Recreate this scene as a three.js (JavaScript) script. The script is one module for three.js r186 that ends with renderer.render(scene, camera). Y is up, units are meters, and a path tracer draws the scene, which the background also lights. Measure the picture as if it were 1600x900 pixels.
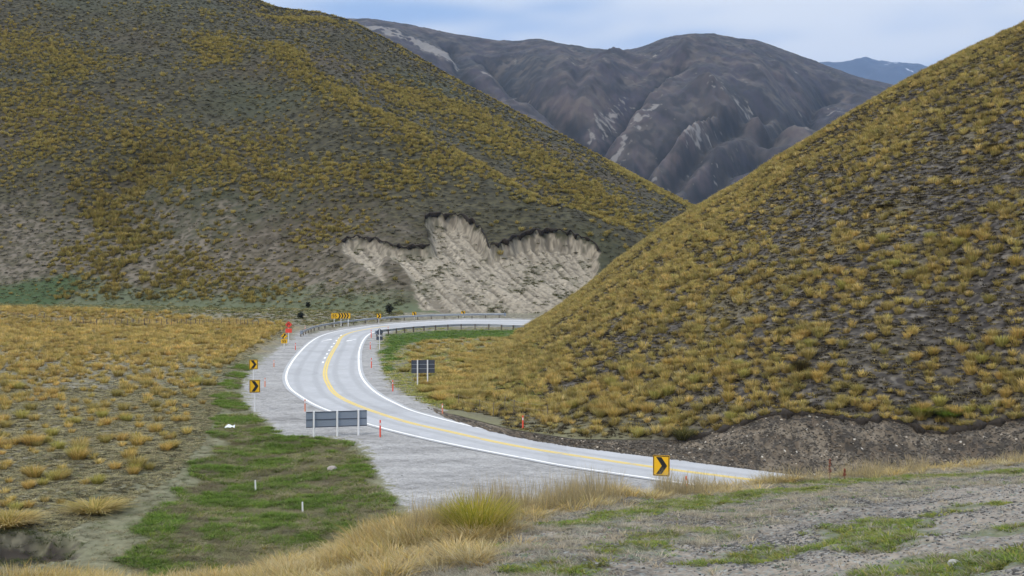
import * as THREE from 'three';
import { mergeGeometries } from 'three/addons/utils/BufferGeometryUtils.js';
import { TextGeometry } from 'three/addons/geometries/TextGeometry.js';
import { FontLoader } from 'three/addons/loaders/FontLoader.js';

// ---------------------------------------------------------------- camera, sky, sun, exposure
const EYE = 9, FOC = 1700, HORIZON = 445;             // eye height over the bend, focal length in photo pixels
const scene = new THREE.Scene();
const camera = new THREE.PerspectiveCamera(2 * Math.atan(450 / FOC) * 180 / Math.PI, 16 / 9, 0.1, 40000);
camera.position.set(0, EYE, 0);
camera.rotation.set(-Math.atan((450 - HORIZON) / FOC), 0, 0);
const renderer = new THREE.WebGLRenderer();
renderer.toneMapping = THREE.LinearToneMapping;
renderer.toneMappingExposure = 1.4;
renderer.shadowMap.enabled = true;

// seeded noise -----------------------------------------------------------------
function rng(seed) { let s = seed >>> 0; return () => { s = (s + 0x6D2B79F5) | 0; let t = Math.imul(s ^ (s >>> 15), 1 | s); t = (t + Math.imul(t ^ (t >>> 7), 61 | t)) ^ t; return ((t ^ (t >>> 14)) >>> 0) / 4294967296; }; }
const PERM = new Uint8Array(512), GX = new Float32Array(256), GY = new Float32Array(256);
{ const r = rng(7); const p = [...Array(256).keys()]; for (let i = 255; i > 0; i--) { const j = (r() * (i + 1)) | 0; [p[i], p[j]] = [p[j], p[i]]; }
  for (let i = 0; i < 512; i++) PERM[i] = p[i & 255]; for (let i = 0; i < 256; i++) { const a = r() * 6.28318; GX[i] = Math.cos(a); GY[i] = Math.sin(a); } }
function noise(x, y) {
  const xi = Math.floor(x), yi = Math.floor(y), fx = x - xi, fy = y - yi, X = xi & 255, Y = yi & 255;
  const u = fx * fx * fx * (fx * (fx * 6 - 15) + 10), v = fy * fy * fy * (fy * (fy * 6 - 15) + 10);
  const a = PERM[PERM[X] + Y], b = PERM[PERM[X + 1] + Y], c = PERM[PERM[X] + Y + 1], d = PERM[PERM[X + 1] + Y + 1];
  const n0 = GX[a] * fx + GY[a] * fy, n1 = GX[b] * (fx - 1) + GY[b] * fy, n2 = GX[c] * fx + GY[c] * (fy - 1), n3 = GX[d] * (fx - 1) + GY[d] * (fy - 1);
  return 1.5 * ((n0 + u * (n1 - n0)) + v * ((n2 + u * (n3 - n2)) - (n0 + u * (n1 - n0))));
}
function fbm(x, y, o = 4) { let s = 0, a = 0.55, f = 1; for (let i = 0; i < o; i++) { s += a * noise(x * f + i * 17.3, y * f - i * 9.1); a *= 0.5; f *= 2.03; } return s; }
const clamp = (x, a = 0, b = 1) => Math.min(b, Math.max(a, x));
const sst = (a, b, x) => { const t = clamp((x - a) / (b - a)); return t * t * (3 - 2 * t); };
const mix = (a, b, t) => a + (b - a) * t;

// overcast sky: bluish ragged cloud sheet, one character all round
{
  const W = 1024, H = 512, data = new Float32Array(W * H * 4);
  for (let j = 0; j < H; j++) {
    const el = ((j + 0.5) / H - 0.5) * Math.PI;           // row 0 = straight down
    const e = Math.max(el, 0);
    for (let i = 0; i < W; i++) {
      const az = ((i + 0.5) / W) * Math.PI * 2;
      const cx = Math.cos(az) * 2.6, cy = Math.sin(az) * 2.6, ez = e * 9;    // long flat cloud banks
      const n = fbm(cx + 0.35 * ez + 3.1, cy * 1.0 + ez * 1.5 + 1.7, 5), m = fbm(cx * 3 - 7 + ez, cy * 3 + ez * 4 + 4, 4);
      const t = sst(0.0, 0.26, e), c = clamp(0.52 + 0.34 * t + 1.35 * n + 0.45 * m);
      const lo = [0.36, 0.49, 0.71], hi = [0.76, 0.79, 0.82];
      const o = (j * W + i) * 4, g = 1 + 0.9 * sst(0.25, 1.3, e);
      for (let q = 0; q < 3; q++) data[o + q] = g * mix(lo[q], hi[q], sst(0.05, 0.95, c));
      data[o + 3] = 1;
    }
  }
  const tex = new THREE.DataTexture(data, W, H, THREE.RGBAFormat, THREE.FloatType);
  tex.mapping = THREE.EquirectangularReflectionMapping; tex.magFilter = THREE.LinearFilter; tex.minFilter = THREE.LinearFilter; tex.wrapS = THREE.RepeatWrapping; tex.needsUpdate = true;
  scene.background = tex; scene.environment = tex;
}
const sun = new THREE.DirectionalLight(0xfff1dc, 1.5);
sun.position.set(-190, 260, 60); sun.target.position.set(0, 0, -120);
sun.castShadow = true; sun.shadow.radius = 26; sun.shadow.mapSize.set(4096, 4096);
Object.assign(sun.shadow.camera, { left: -420, right: 420, top: 420, bottom: -420, near: 1, far: 1500 });
scene.add(sun, sun.target);
scene.fog = new THREE.FogExp2(new THREE.Color(0.28, 0.52, 1.0), 0.00006);

// ---------------------------------------------------------------- helpers
const used = {};
function numbered(n) { if (!(n in used)) { used[n] = 0; return n; } used[n]++; return n + '_' + String(used[n]).padStart(3, '0'); }
function tag(o, label, category, group, kind) { o.userData.label = label; if (category) o.userData.category = category; if (group) o.userData.group = group; if (kind) o.userData.kind = kind; return o; }
function mesh(name, geo, mat, parent = scene) { const m = new THREE.Mesh(geo, mat); m.name = parent === scene ? numbered(name) : name; m.castShadow = m.receiveShadow = true; parent.add(m); return m; }
function structure(name, geo, mat, label) { const m = mesh(name, geo, mat); m.userData.kind = 'structure'; if (label) m.userData.label = label; return m; }
function thing(name, label, category, group) { const g = new THREE.Group(); g.name = numbered(name); scene.add(g); return tag(g, label, category, group); }
const std = (r, g, b, rough = 0.9, extra = {}) => new THREE.MeshStandardMaterial({ color: new THREE.Color().setRGB(r, g, b), roughness: rough, ...extra });

// the valley floor is a gently rising plane, banked on the far bend
const plane = d => 0.026 * (d - 85) + 0.07 * (() => { const t = clamp((d - 163) / 22); return 22 * (t * t * (1 - t) * 1.0 + t * t * t); })();
function floorAt(px, py) { let a = 12, b = 420; for (let i = 0; i < 60; i++) { const m = (a + b) / 2; (HORIZON + FOC * (EYE - plane(m)) / m > py) ? a = m : b = m; } return [(px - 800) / FOC * a, a]; }
// table of photograph columns -> value, smoothed
function table(pts, blur = 24) {
  const lo = -800, hi = 2400, N = 801, raw = new Float32Array(N), out = new Float32Array(N), st = (hi - lo) / (N - 1);
  for (let i = 0; i < N; i++) { const p = lo + i * st; let k = 0; while (k < pts.length - 2 && p > pts[k + 1][0]) k++;
    const [x0, y0] = pts[k], [x1, y1] = pts[k + 1]; raw[i] = mix(y0, y1, clamp((p - x0) / (x1 - x0))); }
  const w = Math.max(0, Math.round(blur / st)); 
  for (let i = 0; i < N; i++) { let s = 0, c = 0; for (let j = -w; j <= w; j++) { const q = clamp(i + j, 0, N - 1), g = w + 1 - Math.abs(j); s += raw[q] * g; c += g; } out[i] = s / c; }
  return u => { const f = clamp((u * FOC + 800 - lo) / st, 0, N - 1.001), i = f | 0; return mix(out[i], out[i + 1], f - i); };
}
// polyline / polygon tools in plan (x, d)
function segDist(x, y, ax, ay, bx, by) { const dx = bx - ax, dy = by - ay, t = clamp(((x - ax) * dx + (y - ay) * dy) / (dx * dx + dy * dy + 1e-9)); return Math.hypot(x - ax - dx * t, y - ay - dy * t); }
function lineDist(x, y, l) { let m = 1e9; for (let i = 0; i < l.length - 1; i++) m = Math.min(m, segDist(x, y, l[i][0], l[i][1], l[i + 1][0], l[i + 1][1])); return m; }
function polySD(x, y, p) { let ins = false, m = 1e9; for (let i = 0, j = p.length - 1; i < p.length; j = i++) { const [xi, yi] = p[i], [xj, yj] = p[j];
  if ((yi > y) !== (yj > y) && x < (xj - xi) * (y - yi) / (yj - yi) + xi) ins = !ins; m = Math.min(m, segDist(x, y, xi, yi, xj, yj)); } return ins ? m : -m; }
function gridField(fn, x0, x1, d0, d1, step) {
  const nx = Math.ceil((x1 - x0) / step) + 1, nd = Math.ceil((d1 - d0) / step) + 1, a = new Float32Array(nx * nd);
  for (let j = 0; j < nd; j++) for (let i = 0; i < nx; i++) a[j * nx + i] = fn(x0 + i * step, d0 + j * step);
  return (x, d) => { const fx = clamp((x - x0) / step, 0, nx - 1.001), fd = clamp((d - d0) / step, 0, nd - 1.001), i = fx | 0, j = fd | 0, u = fx - i, v = fd - j, o = j * nx + i;
    return mix(mix(a[o], a[o + 1], u), mix(a[o + nx], a[o + nx + 1], u), v); };
}
function smoothLine(pts, n) { const c = new THREE.CatmullRomCurve3(pts.map(p => new THREE.Vector3(p[0], 0, p[1])), false, 'centripetal'); return c.getSpacedPoints(n).map(v => [v.x, v.z]); }

// ---------------------------------------------------------------- the road's lines, traced on the valley floor
const outerPx = [[880, 502], [840, 501], [790, 500.5], [740, 500.5], [700, 501.5], [660, 503.5], [620, 506], [580, 509.5], [545, 514.5], [520, 519.5], [500, 526], [485, 535], [470, 549], [455, 568], [447.5, 585], [448, 597], [455, 609], [470, 620], [490, 632], [513, 642], [540, 652], [575, 663], [620, 675], [680, 689], [740, 701.5], [832, 719], [880, 728], [1015, 748], [1082, 758], [1160, 770], [1260, 786], [1420, 812], [1640, 850]];
const midPx = [[880, 505], [840, 504.5], [780, 504], [700, 505], [640, 507.5], [600, 510.5], [565, 516], [538, 524], [526, 540], [515, 559], [509, 575], [508, 588], [513, 601], [523, 615], [542, 627], [571, 639], [606, 651], [643, 662], [697, 674], [780, 692.5], [840, 703.5], [900, 713], [1015, 730], [1082, 739], [1161, 749], [1260, 763], [1420, 786], [1640, 818]];
const innerPx = [[880, 509], [840, 508.5], [780, 507.5], [720, 507.5], [680, 508.5], [640, 511], [610, 514], [592, 517.5], [580, 521], [572.5, 526], [565, 537], [561, 551], [560.5, 567], [562, 581], [567, 593], [579, 607], [595, 619], [617, 630.5], [643, 642], [683, 653.5], [723, 663.5], [780, 675.5], [840, 687], [900, 697], [1022, 713], [1082, 721], [1217, 738], [1300, 750], [1450, 771], [1640, 797]];
const toFloor = l => l.map(p => floorAt(p[0], p[1]));
const NR = 420;
const outerL = smoothLine(toFloor(outerPx), NR), midL = smoothLine(toFloor(midPx), NR), innerL = smoothLine(toFloor(innerPx), NR);
const thin = (l, k) => l.filter((_, i) => i % k === 0 || i === l.length - 1);
const midC = thin(midL, 4), outC = thin(outerL, 4), inC = thin(innerL, 4);
const roadPoly = [...outC, ...[...inC].reverse()];
const gravelPoly = toFloor([[470, 516], [446, 538], [412, 559], [388, 582], [378, 605], [382, 628], [402, 650], [424, 664], [436, 680], [500, 682], [548, 688], [572, 706], [588, 738], [612, 772], [640, 800], [760, 835], [1000, 850], [1300, 880], [1300, 790], [1082, 750], [832, 712], [620, 668], [513, 636], [455, 600], [460, 570], [500, 532]]);
const greenPoly = toFloor([[392, 560], [368, 575], [345, 610], [340, 660], [322, 705], [285, 760], [240, 810], [190, 900], [150, 980], [640, 980], [650, 820], [612, 776], [588, 740], [572, 708], [548, 690], [436, 682], [424, 666], [402, 652], [380, 630], [376, 605], [388, 582]]);
const fieldPoly = toFloor([[462, 507], [436, 528], [404, 546], [356, 580], [335, 640], [300, 700], [262, 745], [160, 800], [60, 850], [-200, 960], [-900, 960], [-900, 482], [0, 482], [300, 494]]);
const innerGreen = toFloor([[604, 524], [640, 519], [720, 516], [835, 516], [835, 528], [700, 530], [640, 537], [622, 548], [608, 580], [600, 570], [596, 545]]);
const sdRoad = gridField((x, d) => polySD(x, d, roadPoly), -60, 60, 24, 214, 0.5);
const sdGravel = gridField((x, d) => polySD(x, d, gravelPoly), -60, 60, 24, 214, 0.4);
const sdGreen = gridField((x, d) => polySD(x, d, greenPoly), -60, 60, 24, 214, 0.5);
const sdField = gridField((x, d) => polySD(x, d, fieldPoly), -200, 60, 24, 234, 0.6);
const sdInnerGreen = gridField((x, d) => polySD(x, d, innerGreen), -60, 60, 24, 214, 0.5);
const paved = (x, d) => Math.max(sdRoad(x, d) + 2.2, sdGravel(x, d));       // > 0 on road, shoulders and the gravel lay-by

// ---------------------------------------------------------------- heights
const pit = floorAt(22, 862);
function floorH(x, d) {
  let h = plane(d);
  const off = sst(0, -4, paved(x, d));
  h += off * (0.22 * fbm(x * 0.11, d * 0.11, 3) + 0.10 * fbm(x * 0.7, d * 0.7, 3));
  h += 0.3 * sst(-3, 3, sdField(x, d) + 0.8 * noise(x * 0.3, d * 0.3));
  h -= 0.3 * off * sst(-1, 5, sdGreen(x, d));
  h -= 0.85 * sst(1.2, 0.7, Math.hypot((x - pit[0]) / 2.2, (d - pit[1]) / 1.7) + 0.25 * noise(x * 0.9, d * 0.9));
  return h;
}
// the bank the photographer stands on
const crestD = table([[-800, 17], [0, 16], [400, 15], [750, 18], [1000, 22], [1225, 25], [1600, 27], [2400, 27]], 60);
const crestY = table([[-800, 990], [0, 935], [260, 942], [370, 926], [450, 898], [560, 868], [700, 828], [800, 808], [900, 788], [1000, 777], [1100, 771], [1225, 756], [1300, 748], [1400, 741], [1600, 724], [2400, 700]], 40);
function bankH(x, d) {
  const u = x / Math.max(d, 3), dc = crestD(u), hc = EYE - (crestY(u) - HORIZON) / FOC * dc;
  const t = d - dc;
  let h = t < 0 ? hc - 0.118 * t : hc - 0.118 * t - 0.0;
  if (t > 0) h -= 0.42 * t * sst(0, 5, t);
  const near = 0.10 * fbm(x * 0.7, d * 0.7, 3) + 0.035 * fbm(x * 3.6, d * 3.6, 3) + 0.022 * fbm(x * 11, d * 11, 2);
  return h + near;
}
// right hill: toe (lip of the cut bank), skyline
const toeD = table([[620, 92], [660, 84], [700, 76.5], [800, 68.5], [900, 64.5], [1000, 63.3], [1060, 62.4], [1100, 62.2], [1140, 61.4], [1210, 60.2], [1317, 58], [1420, 56.3], [1500, 55.2], [1600, 53.8], [1800, 51], [2400, 45]], 24);
const toeY = table([[620, 608], [660, 630], [700, 645], [800, 671], [900, 686], [1000, 687], [1060, 687], [1100, 678], [1140, 665], [1183, 650], [1210, 643], [1267, 643], [1317, 650], [1347, 655], [1377, 650], [1420, 658], [1443, 670], [1477, 674], [1500, 667], [1550, 657], [1600, 650], [2400, 650]], 9);
const rDr = table([[620, 105], [700, 122], [800, 150], [850, 165], [920, 172], [1040, 172], [1200, 168], [1400, 160], [1600, 152], [2000, 140], [2400, 130]], 40);
const rYr = table([[620, 606], [700, 566], [760, 545], [810, 524], [835, 508], [858, 494], [885, 473], [925, 443], [965, 408], [1040, 354], [1091, 325], [1113, 311], [1167, 281], [1211, 249], [1256, 223], [1300, 196], [1344, 169], [1389, 143], [1442, 114], [1500, 85], [1558, 58], [1600, 37], [1800, -60], [2400, -200]], 10);
function hillProfile(d, d0, h0, dr, hr) {
  const avg = (hr - h0) / (dr - d0), r = Math.min(0.98, ((hr - EYE) / dr) / (Math.abs(avg) < 1e-3 ? 1e-3 : avg)), t = (d - d0) / (dr - d0);
  const rr = clamp(r, -0.4, 0.95), tt = Math.min(t, 1.9);
  return [h0 + (hr - h0) * ((2 - rr) * tt + (rr - 1) * tt * tt), t];
}
function rightBase(x, d) { const u = x / d, d0 = toeD(u), h0 = EYE - (toeY(u) - HORIZON) / FOC * d0, dr = rDr(u), hr = EYE - (rYr(u) - HORIZON) / FOC * dr; return hillProfile(d, d0, h0, dr, hr); }
function rightH(x, d) {
  const u = x / d; if (u < -0.11 || d < toeD(u) - 0.02) return -50;
  const [b, t] = rightBase(x, d), env = sst(0, 0.15, t) * (1 - 0.6 * sst(0.7, 1, t));
  return b + env * (0.9 * fbm(x * 0.045, d * 0.045, 3) + 0.18 * fbm(x * 0.35 + 9, d * 0.35, 3)) + 0.07 * sst(0, 0.03, t) * fbm(x * 1.6, d * 1.6, 2) - 0.6 * sst(-0.05, -0.1, u);
}
// left hill
const lD0 = table([[-800, 226], [0, 222], [200, 214], [400, 204], [500, 197], [560, 191], [640, 187], [720, 185], [840, 185], [950, 186], [2400, 190]], 60);
const lDr = table([[-800, 760], [0, 640], [200, 560], [300, 520], [400, 475], [545, 445], [700, 420], [820, 400], [940, 375], [1090, 342], [1400, 300], [2400, 290]], 60);
const lYr = table([[-800, -260], [0, -150], [200, -92], [300, -52], [395, -2], [430, 11], [500, 19], [545, 32], [600, 60], [650, 88], [700, 117], [760, 150], [820, 181], [880, 212], [940, 246], [1000, 279], [1050, 304], [1090, 323], [1200, 380], [1400, 480], [2400, 520]], 12);
function leftBase(x, d) { const u = x / d, d0 = lD0(u), h0 = plane(d0) - 0.4, dr = lDr(u), hr = EYE - (lYr(u) - HORIZON) / FOC * dr; return hillProfile(d, d0, h0, dr, hr); }
function pick(fn, px, py, a = 20, b = 900) { const u = (px - 800) / FOC, s = (py - HORIZON) / FOC; let p = a; const st = (b - a) / 3000;
  for (let d = a; d < b; d += st) { if (fn(u * d, d) >= EYE - s * d) { let lo = p, hi = d; for (let i = 0; i < 30; i++) { const m = (lo + hi) / 2; fn(u * m, m) >= EYE - s * m ? hi = m : lo = m; } return [u * hi, hi]; } p = d; } return [u * b, b]; }
const onLeft = l => l.map(p => pick((x, d) => leftBase(x, d)[0], p[0], p[1], 180, 900));
const onRight = l => l.map(p => pick((x, d) => rightBase(x, d)[0], p[0], p[1], 50, 260));
const lipPx = [[529, 371], [540, 366], [552, 364.5], [568, 365], [583, 367], [600, 373], [615, 379], [628, 380], [641, 379], [656, 381], [672, 380], [667, 360], [664, 341], [678, 338.5], [690, 340], [701, 343], [716, 346], [730, 352], [742, 358], [753, 367], [759, 378], [765, 388], [776, 387], [787, 384.5], [805, 379], [822, 377.5], [839, 377.5], [856, 379], [874, 382], [892, 386], [908, 390], [924, 397], [940, 407]];
const lipFine = (() => { const r = rng(77), o = []; lipPx.forEach((p, i) => { o.push([p[0] + (r() - 0.5) * 2, p[1] + (r() - 0.5) * 3.5]); const q = lipPx[i + 1]; if (q) for (let k = 1; k < 3; k++) o.push([mix(p[0], q[0], k / 3) + (r() - 0.5) * 2.2, mix(p[1], q[1], k / 3) + (r() - 0.5) * 5]); }); return o; })();
const lipL = onLeft(lipFine);
const scarPoly = [...lipL, ...onLeft([[935, 425], [900, 460], [880, 486], [868, 497], [700, 492], [652, 488], [644, 455], [634, 425], [618, 405], [604, 398], [596, 410], [606, 440], [588, 436], [556, 410], [538, 390]])];
const sdScar = gridField((x, d) => polySD(x, d, scarPoly), -60, 50, 176, 300, 0.5);
const spurA = onLeft([[430, 85], [490, 135], [560, 182], [620, 208], [690, 250], [760, 300], [830, 340], [905, 368]]);
const gullyA = onLeft([[230, 262], [190, 290], [160, 310], [200, 350], [230, 390], [225, 430]]);
const gullyB = onLeft([[560, 70], [640, 150], [700, 190], [800, 260], [900, 320]]);
const lineF = (l, w) => gridField((x, d) => Math.exp(-((lineDist(x, d, l) / w) ** 2)), -180, 60, 180, 520, 2);
const fSpurA = lineF(spurA, 13), fGullyA = lineF(gullyA, 9), fGullyB = lineF(gullyB, 14);
const rillA = onLeft([[800, 395]])[0], rillB = onLeft([[880, 470]])[0];
const rl = Math.hypot(rillB[0] - rillA[0], rillB[1] - rillA[1]), rdx = (rillB[0] - rillA[0]) / rl, rdd = (rillB[1] - rillA[1]) / rl;
const rills = (x, d) => { const a = x * rdx + d * rdd, c = -x * rdd + d * rdx; return fbm(c * 1.1, a * 0.06, 3) + 0.3 * fbm(c * 0.9, a * 0.8, 2); };
function leftH(x, d) {
  const u = x / d; if (d < lD0(u) - 6) return -50;
  const [b, t] = leftBase(x, d), env = sst(0, 0.12, t) * (1 - 0.75 * sst(0.75, 1, t));
  const s = sdScar(x, d) + 0.7 * noise(x * 0.35, d * 0.35), cut = sst(0, 1.6, s);
  let h = b + env * (3.2 * fbm(x * 0.014 + 4, d * 0.014, 3) + 0.9 * fbm(x * 0.07, d * 0.07, 3)) * (1 - 0.7 * cut) + sst(0, 0.02, t) * (0.22 * fbm(x * 0.33, d * 0.5, 3));
  h += env * (3.4 * fSpurA(x, d) - 4.2 * fGullyA(x, d) - 2.6 * fGullyB(x, d));
  if (cut > 0) h -= cut * (2.3 * sst(0.0, 0.12, t) + 0.1) - cut * 0.8 * rills(x, d);
  return h;
}
const groundH = (x, d) => Math.max(floorH(x, d), leftH(x, d), rightH(x, d));
const allH = (x, d) => Math.max(groundH(x, d), d < 45 ? bankH(x, d) : -50);

// ---------------------------------------------------------------- textures: what the surfaces are made of, with some shade and sunlight coloured in
function paint(W, H, x0, x1, d0, d1, fn) {                // colour map in plan metres; fn returns linear rgb
  const a = new Uint8Array(W * H * 4), c = [0, 0, 0];
  for (let j = 0; j < H; j++) for (let i = 0; i < W; i++) {
    fn(x0 + (i + 0.5) / W * (x1 - x0), d0 + (j + 0.5) / H * (d1 - d0), c); const o = (j * W + i) * 4;
    for (let q = 0; q < 3; q++) { const v = clamp(c[q]); a[o + q] = 255 * (v < 0.0031 ? v * 12.92 : 1.055 * Math.pow(v, 1 / 2.4) - 0.055) + 0.5; } a[o + 3] = 255;
  }
  const t = new THREE.DataTexture(a, W, H, THREE.RGBAFormat); t.colorSpace = THREE.SRGBColorSpace; t.magFilter = THREE.LinearFilter; t.minFilter = THREE.LinearMipmapLinearFilter; t.generateMipmaps = true; t.wrapS = t.wrapT = THREE.MirroredRepeatWrapping; t.needsUpdate = true; return t;
}
function bumpTex(N, fn) { const a = new Uint8Array(N * N * 4); for (let j = 0; j < N; j++) for (let i = 0; i < N; i++) { const v = clamp(fn(i / N, j / N)) * 255, o = (j * N + i) * 4; a[o] = a[o + 1] = a[o + 2] = v; a[o + 3] = 255; }
  const t = new THREE.DataTexture(a, N, N, THREE.RGBAFormat); t.magFilter = THREE.LinearFilter; t.wrapS = t.wrapT = THREE.MirroredRepeatWrapping; t.needsUpdate = true; return t; }
const set = (c, r, g, b) => { c[0] = r; c[1] = g; c[2] = b; };
const lay = (c, r, g, b, t) => { c[0] += (r - c[0]) * t; c[1] += (g - c[1]) * t; c[2] += (b - c[2]) * t; };
const speck = (x, d, f) => { const X = Math.floor(x * f) & 255, Y = Math.floor(d * f) & 255; return PERM[PERM[X] + Y] / 255; };
const mottle = (x, d, f, w = 0.16) => sst(-w, w, noise(x * f, d * f) + 0.55 * noise(x * f * 2.3 + 5, d * f * 2.3));
// the valley floor: dry soil, turf, gravel
function floorColour(x, d, c) {
  const n1 = fbm(x * 0.25, d * 0.25, 3), n2 = fbm(x * 1.7 + 5, d * 1.7, 3), n3 = noise(x * 7, d * 7) + 0.6 * noise(x * 15, d * 15), sp = speck(x, d, 14);
  set(c, 0.185, 0.172, 0.128);                                                                      // dry stubble
  lay(c, 0.085, 0.078, 0.062, 0.85 * mottle(x, d, 3.1) * sst(-0.5, 0.3, n2)); lay(c, 0.34, 0.32, 0.235, 0.75 * mottle(x + 40, d, 5.3) * sst(0.35, -0.3, n2)); lay(c, 0.075, 0.07, 0.055, 0.5 * mottle(x, d + 70, 1.3, 0.3));  // dark mottling is deepened to paint in shade between the tufts
  lay(c, 0.13, 0.14, 0.065, 0.5 * sst(0.0, 0.5, n1)); lay(c, 0.155, 0.16, 0.085, 0.65 * sst(-7, -1, sdGreen(x, d) + 2 * n1));
  const g = sdGreen(x, d) + 2.2 * n1 + 0.7 * n2;
  const gt = sst(-0.8, 1.4, g);
  if (gt > 0) { const lush = sst(-0.15, 0.35, n1 * 0.7 + n2 * 0.6 + 0.12); const gg = mottle(x, d, 4.2, 0.3); lay(c, mix(0.16, 0.045, lush) * mix(0.6, 1.3, gg), mix(0.16, 0.085, lush) * mix(0.6, 1.3, gg), mix(0.09, 0.025, lush) * mix(0.6, 1.3, gg), gt * 0.9); lay(c, 0.17, 0.145, 0.125, gt * 0.4 * sst(0.2, 0.45, fbm(x * 0.5 + 31, d * 0.5, 3) + 0.15 * n3)); }
  const ig = sst(-0.5, 1, sdInnerGreen(x, d) + 1.3 * n2); if (ig > 0) lay(c, 0.05, 0.085, 0.026, ig * (0.75 + 0.25 * n3));
  const gv = sst(-0.1, 0.2, paved(x, d) + 1.3 * n2 + 1.2 * n1 + 0.6 * n3);
  if (gv > 0) { const w = fbm(x * 0.16 + 2, d * 0.5, 3); let k = 0.285 + 0.12 * w + 0.10 * n2 + 0.05 * n3 + 0.08 * (sp - 0.5); if (sp > 0.95) k *= 0.6; k *= mix(1, 0.8, sst(0.3, 0.0, Math.abs(sdRoad(x, d) + 3.2 + 0.5 * n1)) * mottle(x, d, 0.9)); lay(c, k * 1.0, k * 0.995, k * 0.99, gv); }
  const pd = Math.hypot((x - pit[0]) / 2.4, (d - pit[1]) / 1.5); lay(c, 0.045, 0.038, 0.032, sst(1.15, 0.85, pd + 0.3 * n2));
}
const nearTex = paint(2048, 2048, -56, 46, 26, 112, floorColour);
const farTex = paint(1536, 1024, -130, 70, 112, 240, (x, d, c) => { floorColour(x, d, c); const k = sst(-2, 1.5, sdField(x, d) + 2 * noise(x * 0.2, d * 0.2)); lay(c, 0.24, 0.19, 0.085, 0.6 * k);
  const b = sst(196, 206, d + 4 * noise(x * 0.06, d * 0.2) - 0.02 * x); lay(c, 0.12, 0.15, 0.085, b * (0.7 + 0.3 * noise(x * 2, d * 2))); });
const clods = bumpTex(512, (u, v) => 0.5 + 0.5 * fbm(u * 24, v * 24, 4));

function gridMesh(us, ds, hfn, uvfn, keep) {
  const nu = us.length, nd = ds.length, P = new Float32Array(nu * nd * 3), U = new Float32Array(nu * nd * 2), I = [];
  for (let j = 0; j < nd; j++) for (let i = 0; i < nu; i++) { const d = ds[j], x = us[i] * d, o = j * nu + i; P[o * 3] = x; P[o * 3 + 1] = hfn(x, d); P[o * 3 + 2] = -d; const q = uvfn(x, d); U[o * 2] = q[0]; U[o * 2 + 1] = q[1]; }
  for (let j = 0; j < nd - 1; j++) for (let i = 0; i < nu - 1; i++) { const a = j * nu + i, b = a + 1, e = a + nu, f = e + 1; if (keep && !keep(us[i] * ds[j], ds[j])) continue; I.push(a, b, f, a, f, e); }
  const g = new THREE.BufferGeometry(); g.setAttribute('position', new THREE.BufferAttribute(P, 3)); g.setAttribute('uv', new THREE.BufferAttribute(U, 2)); g.setIndex(I); g.computeVertexNormals(); return g;
}
const lin = (a, b, n) => Array.from({ length: n }, (_, i) => a + (b - a) * i / (n - 1));
const geo = (a, b, n) => Array.from({ length: n }, (_, i) => a * Math.pow(b / a, i / (n - 1)));
const wide = (a, b, n, oa, ob, m) => [...lin(oa, a, m).slice(0, -1), ...lin(a, b, n), ...lin(b, ob, m).slice(1)];

const matOf = (map, bump, bs, rough = 1) => new THREE.MeshStandardMaterial({ map, roughness: rough, bumpMap: bump, bumpScale: bs });
const plain = structure('terrain', new THREE.CircleGeometry(30000, 64).rotateX(-Math.PI / 2).translate(0, -9, 0), std(0.13, 0.12, 0.07), 'distant valley land');
structure('ground', gridMesh(wide(-0.56, 0.5, 430, -1.6, 1.4, 14), geo(20, 112, 230), floorH, (x, d) => [(x + 56) / 102, (d - 26) / 86]), matOf(nearTex, null, 0), 'valley floor with turf and gravel beside the bend');
structure('ground', gridMesh(wide(-0.56, 0.4, 360, -1.6, 1.4, 10), geo(112, 260, 130), floorH, (x, d) => [(x + 130) / 200, (d - 112) / 128]), matOf(farTex, null, 0), 'far valley flat below the left hill');

// foreground bank
const fgGreen = [[[1275, 757], [1400, 749], [1600, 735], 0.9], [[1050, 790], [1150, 775], [1250, 765], 0.9], [[1440, 885], [1520, 880], [1590, 872], 0.75], [[1330, 830], [1370, 845], [1400, 815], 0.55], [[1150, 880], [1190, 868], [1250, 860], 0.5], [[1000, 850], [1080, 830], [1130, 835], 0.35], [[880, 820], [940, 812], [1000, 800], 0.6], [[740, 865], [765, 858], 0.3], [[960, 860], [1000, 850], 0.3], [[1480, 795], [1540, 790], 0.3], [[1560, 830], [1600, 825], 0.4], [[820, 890], [900, 895], 0.4], [[1090, 885], [1120, 880], 0.25]].map(a => ({ l: a.slice(0, -1).map(p => pick(bankH, p[0], p[1], 5, 40)), r: a[a.length - 1] }));
const fgGreenAt = (x, d) => { let m = -9; for (const g of fgGreen) m = Math.max(m, g.r - lineDist(x, d, g.l)); return m; };
const sdFg = gridField(fgGreenAt, -16, 18, 3, 37, 0.15);
const bareL = [[[1600, 880], [1450, 900], [1300, 905]], [[1600, 770], [1500, 800], [1350, 860]]].map(l => l.map(p => pick(bankH, p[0], p[1], 5, 40)));
const sdBare = gridField((x, d) => 3.0 - Math.min(...bareL.map(l => lineDist(x, d, l))), -16, 18, 3, 37, 0.3);
const dryGrassAt = (x, d) => { const u = x / d, t = d - crestD(u); return sst(-2.6, 0.2, t + 1.4 * noise(x * 0.6, d * 0.6)) + sst(0.06, -0.06, u) * sst(-7, -3, t); };
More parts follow.
